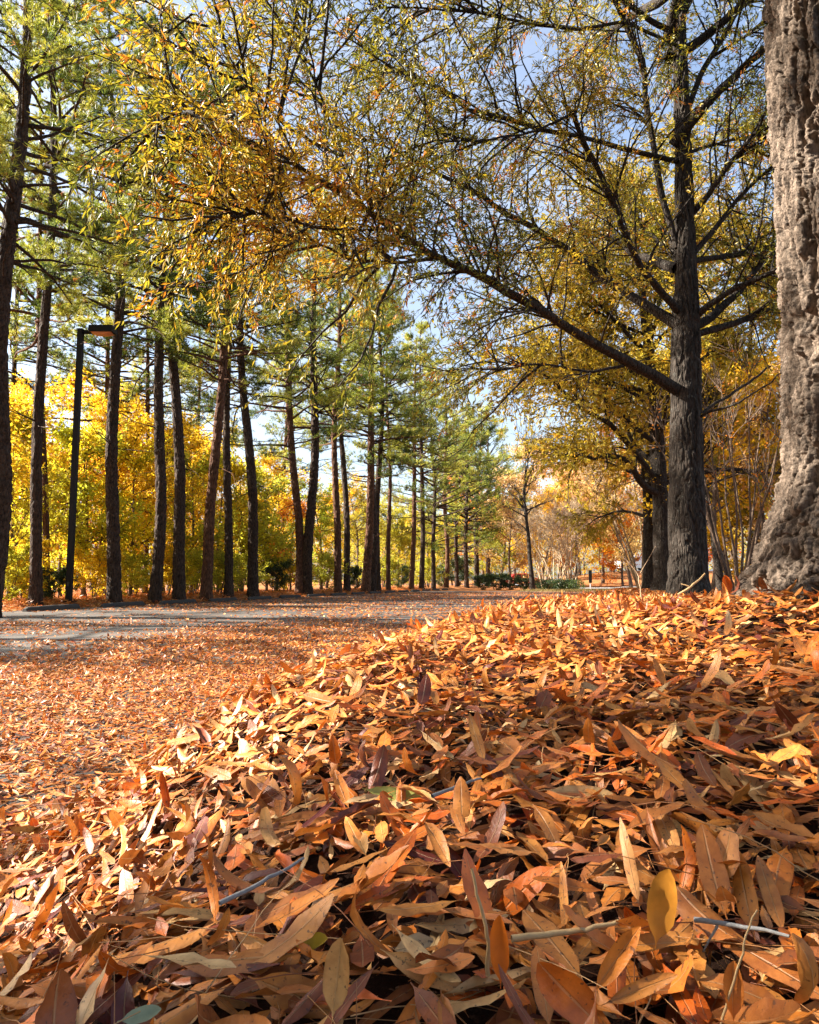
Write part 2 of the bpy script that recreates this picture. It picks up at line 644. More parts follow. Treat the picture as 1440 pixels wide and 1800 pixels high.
tag(strip('parking_lot', -6.5, 47, -13.3, .12, 1.5, .5, .006, M_lot), kind='structure')
tag(strip('concrete_drive', 61, 69, -2.8, 9, 1, 1, .10, M_slab), kind='structure')
tag(strip('distant_road', 97, 103, -40, 60, 2, 2, .05, M_road2), kind='structure')

# ------------------------------------------------------------------ bark trunks with real relief
def relief(th, h, R0, cs, stretch, amp, seed, base_h=None):
    st = np.full(h.shape, stretch, float)
    if base_h is not None:
        st = 1.1 + (stretch - 1.1) * smooth((h - base_h * .35) / base_h)
    u = th * R0 / cs
    hh = h / cs
    wob = fbm(np.stack([u * .5, hh * .35, np.full(u.shape, seed * 1.7)], 1), 3, seed) - .5
    # wandering vertical fissures between ropey plates, knobbly near the foot
    w1 = fbm(np.stack([u * .35, hh * .12, np.full(u.shape, seed + .5)], 1), 2, seed + 20) - .5
    w2 = fbm(np.stack([u * 1.6, hh * 1.2, np.full(u.shape, seed + .9)], 1), 2, seed + 21) - .5

    def fiss(fu, fv, sd, wid):
        n_ = vnoise(np.stack([u * fu + w1 * 1.6 + w2 * .35, hh * fv + w2 * .12, np.full(u.shape, sd * 2.3)], 1), sd)
        return smooth(np.abs(n_ - .5) / wid)
    A = np.minimum(fiss(.62, .62 / stretch, seed, .13), fiss(.80, .55 / stretch, seed + 2, .10)) * 1.45
    if base_h is not None:
        g1, g2, c2 = worley(u * 1.8 + wob * 2.2, hh / 1.05 + wob * 2.2, seed + 3)
        B = smooth((g2 - g1) / .6) * (.2 + .3 * c2) + .75 * np.minimum(fiss(.62, .16, seed + 4, .12), fiss(.45, .24, seed + 6, .10))
        k = smooth((h - base_h * .2) / base_h)
        A = A * k + B * (1 - k)
    if base_h is not None:
        vs = .75 + 1.6 * smooth(h / 1.1)
        q1, q2, qc = worley(u * 1.7 + wob * 1.4, hh * .62 + wob * 1.4, seed + 40)
        r1, r2, rc = worley(u * 1.5 + wob * 1.2, hh * .26 + wob * 1.0, seed + 44)
        kk = smooth((h - .25) / .8)
        A = A * .85 + (smooth((q2 - q1) / .30) * (.25 + .5 * qc) * (1 - kk) + smooth((r2 - r1) / .28) * (.25 + .5 * rc) * kk)
    rough = fbm(np.stack([u * 3.2, hh * 2.2, np.full(u.shape, 8.1)], 1), 4, seed + 15) - .5
    A = A + .30 * rough + .30 * (fbm(np.stack([u * 8.5, hh * 6.5, np.full(u.shape, 2.2)], 1), 2, seed + 30) - .5)
    f = fbm(np.stack([u * 2.2, hh * .6, np.full(u.shape, 3.1)], 1), 3, seed + 9) - .5
    big = fbm(np.stack([u * .25, hh * .10, np.full(u.shape, 1.3)], 1), 2, seed + 5) - .5
    return amp * (A - .8 + f * .5 + big * .35)


def bark_tube(P, R, nth, nh, cs, stretch, amp, seed, mat, name, base_h=None, lobes=0.0, lobe_h=.4, extra=None):
    """near-vertical trunk along P with radii R, displaced as bark"""
    P = np.asarray(P, float)
    R = np.asarray(R, float)
    d = np.concatenate([[0], np.cumsum(np.linalg.norm(np.diff(P, axis=0), axis=1))])
    t = np.linspace(0, d[-1], nh)
    C = np.stack([np.interp(t, d, P[:, k]) for k in range(3)], 1)
    r = np.interp(t, d, R)
    k = max(3, nh // 40)
    ker = np.ones(k) / k
    pad = lambda a: np.convolve(np.pad(a, k // 2, mode='edge'), ker, 'valid')[:nh]
    C = np.stack([pad(C[:, 0]), pad(C[:, 1]), C[:, 2]], 1)
    th = np.linspace(PI / 2, PI / 2 + 2 * PI, nth)     # the seam faces away from the camera
    TH, T = np.meshgrid(th, t)
    disp = relief(TH.ravel(), T.ravel(), float(np.median(R)), cs, stretch, amp, seed, base_h).reshape(TH.shape)
    w = smooth((TH - PI / 2) / .25) * smooth((PI / 2 + 2 * PI - TH) / .25)
    rr = r[:, None] + disp * w
    if lobes:
        fl = np.exp(-T / lobe_h)
        rr = rr + lobes * fl * (np.cos(TH * 3 + seed) * .5 + np.cos(TH * 5 + seed * 2) * .35 + .3)
    V = np.stack([C[:, 0:1] + rr * np.cos(TH), C[:, 1:2] + rr * np.sin(TH), np.broadcast_to(C[:, 2:3], TH.shape)], -1)
    idx = np.arange(TH.size).reshape(TH.shape)
    Q = np.stack([idx[:-1, :-1], idx[:-1, 1:], idx[1:, 1:], idx[1:, :-1]], -1).reshape(-1, 4)
    a = Acc()
    a.add(V.reshape(-1, 3), Q)
    if extra is not None:
        merge(a, extra)
    return a.mesh(name, mat)


def resample(P, n):
    P = np.asarray(P, float)
    d = np.concatenate([[0], np.cumsum(np.linalg.norm(np.diff(P, axis=0), axis=1))])
    t = np.linspace(0, d[-1], n)
    return np.stack([np.interp(t, d, P[:, k]) for k in range(3)], 1)


def wobble(P, amp, seed):
    P = P.copy()
    n = len(P)
    for k in range(3):
        q = np.stack([np.arange(n) * .55, np.full(n, k * 7.3), np.full(n, seed * 3.1)], 1)
        P[1:, k] += (fbm(q, 2, seed)[1:] - .5) * amp * np.linspace(.3, 1, n - 1)
    return P


# ------------------------------------------------------------------ oak crowns
def oak_crown(limbs, nsub, ntwig, nleaf, leafL, leafW, sublen=(.7, 2.0), twlen=(.35, .8), tmin=.18, droop=-.03, tintf=None, keep=None):
    """limbs: (M,N,3).  Returns (leaf Acc, twig Acc)."""
    M = len(limbs)
    LA, TA = Acc(), Acc()
    ll = np.linalg.norm(np.diff(limbs, axis=1), axis=2).sum(1)
    wgt = ll / ll.sum()
    n1 = nsub * M
    i1 = rng.choice(M, n1, p=wgt)
    t1 = tmin + (1 - tmin) * rng.uniform(0, 1, n1) ** .75
    p1, d1 = along(limbs, i1, t1)
    D1 = side_dirs(d1, rng.uniform(.5, 1.15, n1)) + np.array([0, 0, .22])
    L1 = rng.uniform(*sublen, n1) * (1.1 - .45 * t1)
    S = grow(p1, D1, L1, 6, .16, (0, 0, droop))
    # continue the limb ends too
    R = np.linspace(1, .3, 6)[None] * (.008 + .007 * L1)[:, None]
    tubes(TA, S, R, 4)
    n2 = n1 * ntwig
    i2 = np.repeat(np.arange(n1), ntwig)
    t2 = rng.uniform(.12, 1, n2)
    p2, d2 = along(S, i2, t2)
    D2 = side_dirs(d2, rng.uniform(.4, 1.1, n2)) + np.array([0, 0, .02])
    L2 = rng.uniform(*twlen, n2)
    W = grow(p2, D2, L2, 4, .2, (0, 0, droop * 2.5))
    if keep is not None:
        k = keep(W[:, 2])
        W, L2 = W[k], L2[k]
        n2 = len(W)
    tubes(TA, W, np.linspace(1, .4, 4)[None] * np.full((n2, 1), .0045), 3)
    n3 = n2 * nleaf
    i3 = np.repeat(np.arange(n2), nleaf)
    t3 = rng.uniform(.1, 1, n3)
    p3, d3 = along(W, i3, t3)
    D3 = side_dirs(d3, rng.uniform(.35, 1.0, n3)) + np.array([0, 0, -.28])
    L3 = leafL * rng.uniform(.65, 1.2, n3)
    W3 = leafW * rng.uniform(.75, 1.25, n3)
    base = fbm(p3 * .55, 3, 21)
    tint = np.clip((base - .5) * 1.3 + .37 + rng.normal(0, .11, n3), 0, .68)
    # single turned twigs
    tt = np.repeat(rng.uniform(0, 1, n2), nleaf)
    tint = np.where(tt > .91, np.clip(.79 + rng.normal(0, .08, n3), 0, 1), tint)
    if tintf is not None:
        tint = tintf(tint, p3)
    leaf_quads(LA, p3, D3, L3, W3, tint)
    return LA, TA


def merge(A_, B_):
    n0 = A_.n
    A_.V += B_.V
    A_.Q += [q + n0 for q in B_.Q]
    A_.T += [t + n0 for t in B_.T]
    A_.tint += B_.tint
    A_.uv += B_.uv
    A_.n += B_.n
    return A_


def link_crown(parent, LA, TA, leafmat, barkmat, loc=(0, 0, 0)):
    c = obj('crown', LA.mesh('crown', leafmat, False), parent, loc)
    obj('twigs', TA.mesh('twigs', barkmat), c)
    return c


# --- the main oak, its limbs traced from the photograph
OY = 10.8
base2 = at(1212, 1042, OY)
base2[2] = gz(base2[0], base2[1]) - .05
oak2 = root('oak_tree', 'large oak with long limbs reaching over the lot, second trunk from the right', 'tree', base2, 'oaks along the bank')
b2 = np.array(base2)
tp = [(1212, 1045, 92), (1211, 1020, 84), (1209, 960, 76), (1207, 880, 73), (1206, 780, 66), (1206, 700, 62), (1206, 640, 62), (1206, 560, 58), (1206, 470, 45), (1204, 400, 41), (1202, 300, 37), (1199, 200, 33), (1196, 100, 28), (1193, 0, 24), (1190, -120, 19), (1188, -260, 11), (1186, -340, 4)]
TPts = np.array([at(a, b, OY) for a, b, _ in tp])
TPts[0] = base2
TR = np.array([.82 * c_ / 2 * OY / F for _, _, c_ in tp])
tm = bark_tube(TPts - b2, TR, 180, 900, .055, 5.0, .016, 4, M_oakbark, 'trunk', lobes=.05, lobe_h=.25)
obj('trunk', tm, oak2)
# limb: list of (px,py,Y,width px)
LIMBS = [
    [(1198, 690, 10.8, 30), (1150, 660, 10.4, 27), (1110, 638, 10.0, 25), (1040, 600, 9.5, 24), (950, 545, 9.0, 23), (890, 510, 8.6, 21), (820, 470, 8.1, 19), (760, 452, 7.8, 17), (700, 405, 7.4, 15), (640, 365, 7.0, 13), (570, 320, 6.6, 11), (520, 280, 6.3, 9), (440, 240, 5.9, 7), (350, 208, 5.5, 5), (270, 200, 5.1, 3)],
    [(1195, 575, 10.8, 27), (1160, 550, 10.9, 25), (1110, 520, 11.0, 22), (1060, 490, 11.1, 20), (1010, 445, 11.1, 18), (940, 402, 11.0, 15), (880, 372, 10.9, 13), (830, 332, 10.8, 11), (770, 305, 10.6, 9), (700, 268, 10.3, 6), (620, 240, 10.0, 4)],
    [(1190, 545, 10.7, 19), (1160, 510, 10.4, 17), (1130, 475, 10.1, 16), (1100, 410, 9.7, 15), (1070, 340, 9.4, 14), (1030, 260, 9.1, 13), (1004, 195, 8.9, 12)],
    [(1190, 435, 10.8, 15), (1165, 350, 10.7, 15), (1150, 270, 10.6, 15), (1137, 180, 10.5, 14), (1130, 110, 10.4, 13), (1105, 60, 10.3, 13), (1080, 0, 10.2, 12), (1040, -90, 10.0, 9), (1010, -200, 9.8, 4)],
    [(1195, 285, 10.8, 13), (1100, 262, 10.3, 12), (1020, 240, 9.8, 11), (950, 228, 9.4, 11), (900, 212, 9.0, 10), (820, 190, 8.5, 8), (770, 150, 8.2, 7), (700, 130, 7.8, 4), (640, 90, 7.4, 3)],
    [(1190, 60, 10.8, 15), (1150, 40, 10.7, 15), (1120, 18, 10.6, 13), (1080, -10, 10.5, 11), (1000, -80, 10.2, 8), (940, -140, 10, 4)],
    [(1190, 80, 10.8, 9), (1100, 38, 10.1, 8), (1020, 52, 9.6, 8), (930, 42, 9.1, 7), (850, 25, 8.6, 6), (760, 15, 8.2, 5), (640, 5, 7.8, 3)],
    [(1215, 590, 10.8, 20), (1250, 580, 10.9, 17), (1300, 565, 11.2, 15), (1365, 540, 11.6, 12), (1450, 500, 12.2, 7), (1540, 470, 12.8, 3)],
    [(1215, 565, 10.8, 20), (1240, 540, 10.6, 17), (1290, 507, 10.4, 14), (1370, 475, 10.1, 12), (1460, 440, 9.8, 8), (1560, 420, 9.4, 4)],
    [(1215, 460, 10.8, 14), (1260, 452, 11.2, 14), (1300, 448, 11.6, 13), (1330, 432, 11.9, 12), (1385, 440, 12.3, 9), (1480, 420, 12.9, 4)],
    [(1215, 450, 10.8, 15), (1250, 410, 10.8, 13), (1290, 360, 10.8, 11), (1330, 315, 10.8, 9), (1380, 275, 10.8, 7), (1450, 220, 10.8, 3)],
    [(1212, 380, 10.8, 15), (1245, 345, 10.6, 14), (1275, 300, 10.4, 13), (1320, 240, 10.2, 11), (1375, 210, 10.0, 7), (1460, 160, 9.7, 3)],
    [(1208, 270, 10.8, 9), (1250, 255, 11.3, 8), (1300, 245, 11.8, 7), (1370, 215, 12.4, 5), (1440, 200, 13, 3)],
    [(1205, 200, 10.8, 15), (1235, 125, 10.8, 14), (1275, 60, 10.8, 13), (1305, 0, 10.8, 12), (1340, -90, 10.8, 9), (1380, -200, 10.8, 4)],
    [(1245, 105, 10.8, 9), (1300, 70, 10.5, 8), (1360, 25, 10.2, 6), (1420, -30, 9.9, 3)],
    [(690, 400, 7.35, 8), (640, 405, 7.0, 7), (560, 400, 6.5, 6), (480, 380, 6.1, 4), (400, 370, 5.7, 3)],
    [(760, 455, 7.8, 10), (690, 462, 7.4, 8), (620, 455, 7.0, 7), (540, 420, 6.6, 5), (450, 400, 6.3, 3)],
    [(1005, 200, 8.9, 7), (940, 232, 8.6, 6), (860, 245, 8.3, 5), (760, 248, 8.0, 3)],
    [(525, 283, 6.3, 7), (480, 200, 6.2, 6), (420, 130, 6.0, 5), (380, 60, 5.8, 3), (330, 20, 5.6, 2)],
    [(640, 365, 7.0, 7), (600, 260, 7.0, 6), (560, 160, 6.9, 5), (540, 60, 6.8, 4), (520, -40, 6.7, 2)],
    [(1212, 735, 10.8, 8), (1240, 722, 11.0, 8), (1290, 690, 11.4, 7), (1325, 665, 11.7, 6), (1350, 645, 11.9, 5)],
    [(1212, 745, 10.8, 7), (1240, 727, 10.6, 7), (1300, 708, 10.3, 5), (1340, 682, 10.1, 4), (1375, 655, 9.9, 3)],
    [(1110, 640, 10.0, 8), (1040, 655, 9.8, 7), (960, 640, 9.6, 5), (870, 650, 9.3, 4), (800, 640, 9.1, 2)],
]
limbP = []
for k, L in enumerate(LIMBS):
    P = np.array([at(a, b, Y) for a, b, Y, _ in L])
    r = np.array([.74 * wd / 2 * Y / F for _, _, Y, wd in L])
    n = 26
    d = np.concatenate([[0], np.cumsum(np.linalg.norm(np.diff(P, axis=0), axis=1))])
    t = np.linspace(0, d[-1], n)
    Pr = np.stack([np.interp(t, d, P[:, j]) for j in range(3)], 1)
    Pr = wobble(Pr, .10, 30 + k)
    rr = np.interp(t, d, r) * (1 + .22 * (fbm(np.stack([t * 6, t * 0 + k, t * 0], 1), 2, 3) - .5))
    a = Acc()
    tubes(a, Pr - b2, rr, 12)
    obj('limb', a.mesh('limb', M_oakbark), oak2)
    limbP.append(Pr - b2)
# limbs on the far side and above the frame
far_l = []
for k in range(12):
    z = rng.uniform(5.0, 12.0) if k > 3 else 4.2 + k * .5
    az = rng.uniform(.1 * PI, .9 * PI) if k < 8 else rng.uniform(0, 2 * PI)
    p0 = np.array([[0, 0, z]])
    D = np.array([[math.cos(az), math.sin(az), .35 + .05 * k]])
    P = grow(p0, D, np.array([rng.uniform(3.0, 5.0)]), 26, .08, (0, 0, .015))[0]
    a = Acc()
    tubes(a, P, np.linspace(.09, .012, 26), 9)
    obj('limb', a.mesh('limb', M_oakbark), oak2)
    far_l.append(P)


def warm_left(t, p):
    # the outer left boughs have turned further than the inner crown
    k = smooth((-p[:, 0] - 1.5) / 4.0)
    return np.clip(t + .02 * k, 0, 1)


LEFT_ = [0, 15, 16, 18, 19]
RIGHT_ = [7, 8, 9, 10, 11, 12, 13, 14]
LA, TA = oak_crown(np.array([p_ for k_, p_ in enumerate(limbP) if k_ not in LEFT_ + [20, 21] + RIGHT_]), 33, 10, 14, .090, .020, tintf=warm_left)
L0, T0 = oak_crown(np.array([limbP[k_] for k_ in LEFT_]), 36, 10, 17, .082, .0185, tintf=warm_left)
LA, TA = merge(LA, L0), merge(TA, T0)
L0, T0 = oak_crown(np.array([limbP[k_] for k_ in RIGHT_]), 40, 10, 14, .092, .020, tintf=warm_left)
LA, TA = merge(LA, L0), merge(TA, T0)
LB, TB = oak_crown(np.array(far_l), 20, 8, 12, .105, .024)
link_crown(oak2, merge(LA, LB), merge(TA, TB), M_oakleaf, M_oakbark)

# --- near oak at the right edge
nx, ny = 1.78, 2.52
nb = np.array([nx, ny, gz(nx, ny) - .06])
near = root('oak_tree', 'thick pale rugged oak trunk flaring into the leaves at the right edge', 'tree', nb, 'oaks along the bank')
zz = np.array([0, .08, .17, .23, .33, .44, .60, 1.0, 3.3, 4.0, 5.5, 8.0, 11.0])
rr_ = np.array([.62, .585, .535, .50, .45, .405, .358, .335, .33, .31, .26, .18, .05])
hh_ = 1400
near_low = bark_tube(np.stack([zz * 0, zz * 0, zz], 1)[:9], rr_[:9], 760, 1500, .048, 8.5, .045, 7, M_nearbark, 'trunk', base_h=.42, lobes=.03, lobe_h=.2)
obj('trunk', near_low, near)
a = Acc()
up = np.stack([zz * 0, zz * 0, zz], 1)[8:]
tubes(a, resample(up, 40), np.interp(np.linspace(3.3, 11, 40), zz, rr_), 40)
obj('upper_trunk', a.mesh('upper_trunk', M_nearbark), near)
nl = []
for k in range(14):
    z = 4.6 + k * .42
    az = k * 2.4 + .5
    P = grow(np.array([[0, 0, z]]), np.array([[math.cos(az), math.sin(az), .9]]), np.array([rng.uniform(3, 4.6)]), 20, .07, (0, 0, .02))[0]
    a = Acc()
    tubes(a, P, np.linspace(.09, .012, 20), 8)
    obj('limb', a.mesh('limb', M_oakbark), near)
    nl.append(P)
LA, TA = oak_crown(np.array(nl), 14, 7, 11, .105, .026)
link_crown(near, LA, TA, M_oakleaf, M_oakbark)

# --- more oaks of the same row, built once and copied
def make_oak(h, r0, nl, z0, spread, leafmat, leafL, leafW, dens, name, label, loc, group, seed, traced=()):
    global rng
    keep = rng
    rng = np.random.default_rng(seed)
    rt = root(name, label, 'tree', loc, group)
    P = grow(np.zeros((1, 3)), np.array([[0, 0, 1.0]]), np.array([h]), 30, .012, (0, 0, .03))[0]
    R = r0 * np.interp(np.linspace(0, 1, 30), [0, .03, .1, .35, .7, 1], [1.45, 1.1, 1.0, .82, .4, .06])
    obj('trunk', bark_tube(P, R, 72, 260, .07, 4.5, .018, seed, M_oakbark, 'trunk', lobes=.05), rt)
    Ls = []
    a = Acc()
    for k in range(nl):
        f = z0 + (1 - z0) * (k / nl) ** .9 * .92
        p0 = np.array([np.interp(f * h, P[:, 2], P[:, j]) for j in range(3)])[None]
        az = k * 2.399 + rng.uniform(-.4, .4)
        el = rng.uniform(.25, .6) + .5 * f
        L = spread * (1.15 - .65 * f) * rng.uniform(.8, 1.15)
        B = grow(p0, np.array([[math.cos(az), math.sin(az), el]]), np.array([L]), 16, .10, (0, 0, -.012))[0]
        a2 = Acc()
        tubes(a2, B, np.linspace(r0 * .34 * (1.1 - .6 * f), .012, 16), 8)
        obj('limb', a2.mesh('limb', M_oakbark), rt)
        Ls.append(B)
    for pts in traced:
        Q = np.array([at(a_, b_, y_) for a_, b_, y_, _ in pts]) - np.array(loc)
        Q = wobble(resample(Q, 16), .12, len(Ls))
        wv_ = np.interp(np.linspace(0, 1, 16), np.linspace(0, 1, len(pts)), [p_[3] / 2 * p_[2] / F for p_ in pts])
        a2 = Acc()
        tubes(a2, Q, wv_, 8)
        obj('limb', a2.mesh('limb', M_oakbark), rt)
        Ls.append(Q)
    LA, TA = oak_crown(np.array(Ls), dens[0], dens[1], dens[2], leafL, leafW, (.8, 2.2), (.4, .9))
    link_crown(rt, LA, TA, leafmat, M_oakbark)
    rng = keep
    return rt


def place(x, y, dz=-.06):
    return (x, y, gz(x, y) + dz)


p3 = at(1167, 1035, 19.6)
oak3 = make_oak(12.5, .235, 20, .24, 5.2, M_goldleaf, .14, .045, (22, 9, 13), 'oak_tree', 'grey oak trunk just left of and behind the main oak', place(p3[0], p3[1]), 'oaks along the bank', 5, traced=(
    [(1160, 870, 19.6, 13), (1125, 850, 19.0, 12), (1108, 812, 18.6, 11), (1075, 800, 18.2, 9), (1040, 806, 17.8, 7), (990, 800, 17.4, 4)],
    [(1160, 850, 19.6, 11), (1120, 800, 19.0, 10), (1075, 745, 18.2, 9), (1020, 715, 17.4, 7), (960, 662, 16.6, 5), (890, 625, 15.8, 3)],
    [(1165, 790, 19.6, 9), (1110, 745, 19.2, 8), (1050, 690, 18.6, 7), (990, 640, 18, 5), (940, 600, 17.5, 3)],
    [(1165, 700, 19.6, 9), (1110, 680, 20, 8), (1050, 672, 20.4, 6), (980, 660, 20.8, 4), (900, 690, 21.2, 2)],
    [(1165, 640, 19.6, 9), (1115, 600, 19.4, 8), (1060, 540, 19.2, 6), (1010, 500, 19, 4)]))
p4 = at(1143, 1035, 29)
oak4 = copy_tree(oak3)
oak4.location = place(p4[0], p4[1])
oak4.rotation_euler = (0, 0, 2.1)
oak4['label'] = 'dark oak trunk half hidden behind the grey oak trunk'
p5 = at(1330, 1000, 26)
oak5 = copy_tree(oak3)
oak5.location = place(p5[0] + 1.5, p5[1] + 3)
oak5.rotation_euler = (0, 0, 4.0)
oak5.scale = (1.1,) * 3
oak5['label'] = 'golden oak seen between the main oak and the thick right trunk'
oak5['group'] = 'oaks beyond the bank'

# ------------------------------------------------------------------ pines
def make_pine(h, r0, z0, spread, seed, bark, nb=52, tilt_side=None, dead=10, big=False):
    """a pine as an un-labelled tree (root, trunk, branches, crown) at the origin"""
    global rng
    keep = rng
    rng = np.random.default_rng(seed)
    rt = obj('pine_tree', None)
    rt.empty_display_size = .2
    n = 36
    zs = np.linspace(0, h, n)
    ph = rng.uniform(0, 6, 4)
    sway = .12
    cx = sway * np.sin(zs / h * 4.5 + ph[0]) * np.minimum(zs / 4, 1) + .12 * np.sin(zs / h * 10 + ph[1]) * np.minimum(zs / 4, 1)
    cy = sway * np.sin(zs / h * 4.0 + ph[2]) * np.minimum(zs / 4, 1)
    P = np.stack([cx, cy, zs], 1)
    P[:, :2] -= P[0, :2]
    R = r0 * np.interp(zs / h, [0, .015, .06, .5, .8, 1], [1.3, 1.12, 1.0, .72, .40, .05])
    # branches
    z = z0 + (h - z0) * np.sort(rng.uniform(0, 1, nb) ** 1.05)
    f = (z - z0) / (h - z0)
    az = rng.uniform(0, 2 * PI, nb)
    L = spread * np.interp(f, [0, .15, .4, .8, 1], [.85, 1.05, 1.0, .55, .22]) * rng.uniform(.7, 1.2, nb)
    el = np.interp(f, [0, .3, .7, 1], [.10, .25, .55, 1.1]) + rng.normal(0, .13, nb)
    p0 = np.stack([np.interp(z, zs, P[:, k]) for k in range(3)], 1)
    D = np.stack([np.cos(az), np.sin(az), el], 1)
    B = grow(p0, D, L, 8, .11, (0, 0, -.015))
    a = Acc()
    tubes(a, B, np.linspace(1, .22, 8)[None] * (.016 + .0125 * L)[:, None], 6)
    # dead lower stubs and bare boughs
    a_crown, a = a, Acc()
    if dead:
        zd = rng.uniform(z0 * .55, z0 * 1.15, dead)
        azd = rng.uniform(0, 2 * PI, dead)
        pd = np.stack([np.interp(zd, zs, P[:, k]) for k in range(3)], 1)
        Bd = grow(pd, np.stack([np.cos(azd), np.sin(azd), rng.uniform(-.2, .35, dead)], 1), rng.uniform(.8, 2.6, dead), 8, .14)
        tubes(a, Bd, np.linspace(1, .2, 8)[None] * np.full((dead, 1), .022), 5)
        i = np.repeat(np.arange(dead), 4)
        q, dd = along(Bd, i, rng.uniform(.3, 1, len(i)))
        tubes(a, grow(q, side_dirs(dd, rng.uniform(.4, 1, len(i))), rng.uniform(.2, .8, len(i)), 4, .2), np.linspace(1, .4, 4)[None] * np.full((len(i), 1), .007), 3)
    obj('trunk', bark_tube(P, R, 56, 420, .085, 2.6, .020, seed, bark, 'trunk', extra=a), rt)
    a = a_crown
    # side shoots
    ns = 12
    i = np.repeat(np.arange(nb), ns)
    t = .42 + .58 * rng.uniform(0, 1, len(i)) ** .75
    q, dd = along(B, i, t)
    sd = side_dirs(dd, rng.uniform(.45, 1.1, len(i)))
    sd[:, 2] = np.abs(sd[:, 2]) * .6 + .12
    SL = rng.uniform(.35, .95, len(i)) * np.interp(L[i], [.5, 3], [.6, 1.15])
    S = grow(q, sd, SL, 5, .14, (0, 0, .05))
    tubes(a, S, np.linspace(1, .5, 5)[None] * np.full((len(i), 1), .009), 4)
    # tufts
    nt_ = 6
    j = np.repeat(np.arange(len(i)), nt_)
    tt = np.tile(np.array([.3, .45, .6, .76, .9, 1.0]), len(i)) + rng.uniform(-.06, .04, len(j))
    tq, td = along(S, j, np.clip(tt, 0, 1))
    tq = tq + rng.normal(0, .05, tq.shape)
    nn = 16
    k = np.repeat(np.arange(len(j)), nn)
    nd = side_dirs(td[k], np.clip(rng.normal(.85, .35, len(k)), .1, 1.7)) + np.array([0, 0, .10])
    nl_ = rng.uniform(.13, .24, len(k))
    nw = np.full(len(k), .017)
    clump = np.repeat(fbm(tq * .8, 2, seed) - .5, nn) * 1.8
    tint = np.clip(.48 + clump + rng.normal(0, .14, len(k)), 0, .93)
    brown = np.repeat(rng.uniform(0, 1, len(j)) > .975, nn)
    tint = np.where(brown, 1.0, tint)
    la = Acc()
    # thin triangles, three to a blade would be wasted at this size
    Dn = nrm(nd)
    s = nrm(np.cross(Dn, rng.normal(size=Dn.shape)))
    c0 = tq[k]
    V = np.stack([c0 + s * (nw / 2)[:, None], c0 - s * (nw / 2)[:, None], c0 + Dn * nl_[:, None]], 1)
    la.add(V.reshape(-1, 3), T=np.arange(len(k) * 3).reshape(-1, 3), tint=np.repeat(tint, 3))
    c_ = obj('crown', la.mesh('crown', M_needle, False), rt)
    obj('twigs', a.mesh('twigs', bark), c_)
    rng = keep
    return rt


PV = {
    'A': make_pine(21, .205, 8.6, 3.0, 101, M_pinebark),
    'B': make_pine(20, .20, 7.6, 3.0, 102, M_pinebark_red),
    'C': make_pine(22, .20, 9.5, 3.2, 103, M_pinebark),
    'D': make_pine(20, .20, 6.2, 3.6, 104, M_pinebark_red),
    'E': make_pine(17, .20, 3.6, 4.4, 105, M_pinebark, nb=80),
}
used = set()


def pine(v, px, off, lean_px, wpx, label, group='pines along the lot', py_top=400, Y=None, dxy=None, rot=None, hs=1.0):
    """px: base column; lean_px: column the trunk has reached at py_top; wpx trunk width near the base"""
    u = (px - 720) / F
    if dxy is None:
        ax, ay = xy(0, 0)
        bx, by = -9.46 - .9541 * off, 19.0 + .2994 * off
        s = (u * by - bx) / (.2994 - .9541 * u)
        x, y = bx + s * .2994, by + s * .9541
    else:
        x, y = dxy
    src = PV[v]
    o = src if v not in used else copy_tree(src)
    used.add(v)
    z = gz(x, y) - .08
    o.location = (x, y, z)
    if lean_px is not None:
        top = at(lean_px, py_top, y)
        ex = top[0] - x
        ez = top[2] - z
        ry = math.atan2(ex, ez)
    else:
        ry = 0
    rz = rng.uniform(0, 2 * PI) if rot is None else rot
    from mathutils import Euler, Matrix
    q = Euler((0, ry, 0)).to_matrix() @ Euler((0, 0, rz)).to_matrix()
    o.rotation_euler = q.to_euler()
    k = 1.0
    if wpx:
        k = (wpx / 2 * y / F) / .205
    hs_ = hs * rng.uniform(.94, 1.08)
    o.scale = (k ** .5 * 1.0, k ** .5, hs_) if False else (hs_, hs_, hs_)
    tr = [c_ for c_ in o.children if c_.name.startswith('trunk')][0]
    kk = k / hs_
    tr.scale = (kk, kk, 1)
    tag(o, label, 'tree', group)
    return o, x, y


pine('C', -22, 1.6, 42, 36, 'thick pine leaning in at the left edge of the photo', py_top=200, dxy=at(-22, 1060, 15.2)[:2], rot=.4, hs=.82)
pine('A', 68, 1.2, 80, 19, 'slim pine standing just left of the lamp post', py_top=420)
pine('B', 88, 3.2, 76, 11, 'thin reddish pine close behind the slim pine left of lamp post', py_top=700)
pine('A', 205, 1.0, 200, 22, 'thick dark pine first right of the lamp post in front row', py_top=280)
pine('D', 186, 9.0, 187, 13, 'reddish pine seen behind the lamp head', 'pines deeper in the wood', py_top=600)
pine('B', 258, 7.5, 262, 9, 'thin straight pine between first and second pines right of lamp', 'pines deeper in the wood', py_top=620)
pine('C', 275, .9, 293, 20, 'pine second right of the lamp post leaning gently right', py_top=400)
pine('A', 318, .9, 308, 20, 'pine third right of the lamp post leaning gently left', py_top=410)
pine('B', 365, .9, 401, 19, 'pine with the strongest rightward lean, fourth right of lamp post', py_top=430)
pine('C', 404, 1.2, 405, 15, 'slender upright pine fifth right of the lamp post', py_top=560)
pine('A', 447, .8, 430, 18, 'dark pine sixth right of lamp post with bare wheel stop before it', py_top=500)
pine('D', 528, 1.2, 506, 15, 'left one of two pines crossing at their feet', py_top=550)
pine('C', 541, .9, 553, 18, 'right one of two pines crossing at their feet', py_top=560)
pine('B', 595, 1.0, 592, 13, 'left trunk of two close parallel pines mid row', py_top=640)
pine('A', 611, 1.3, 600, 11, 'right trunk of two close parallel pines mid row', py_top=640)
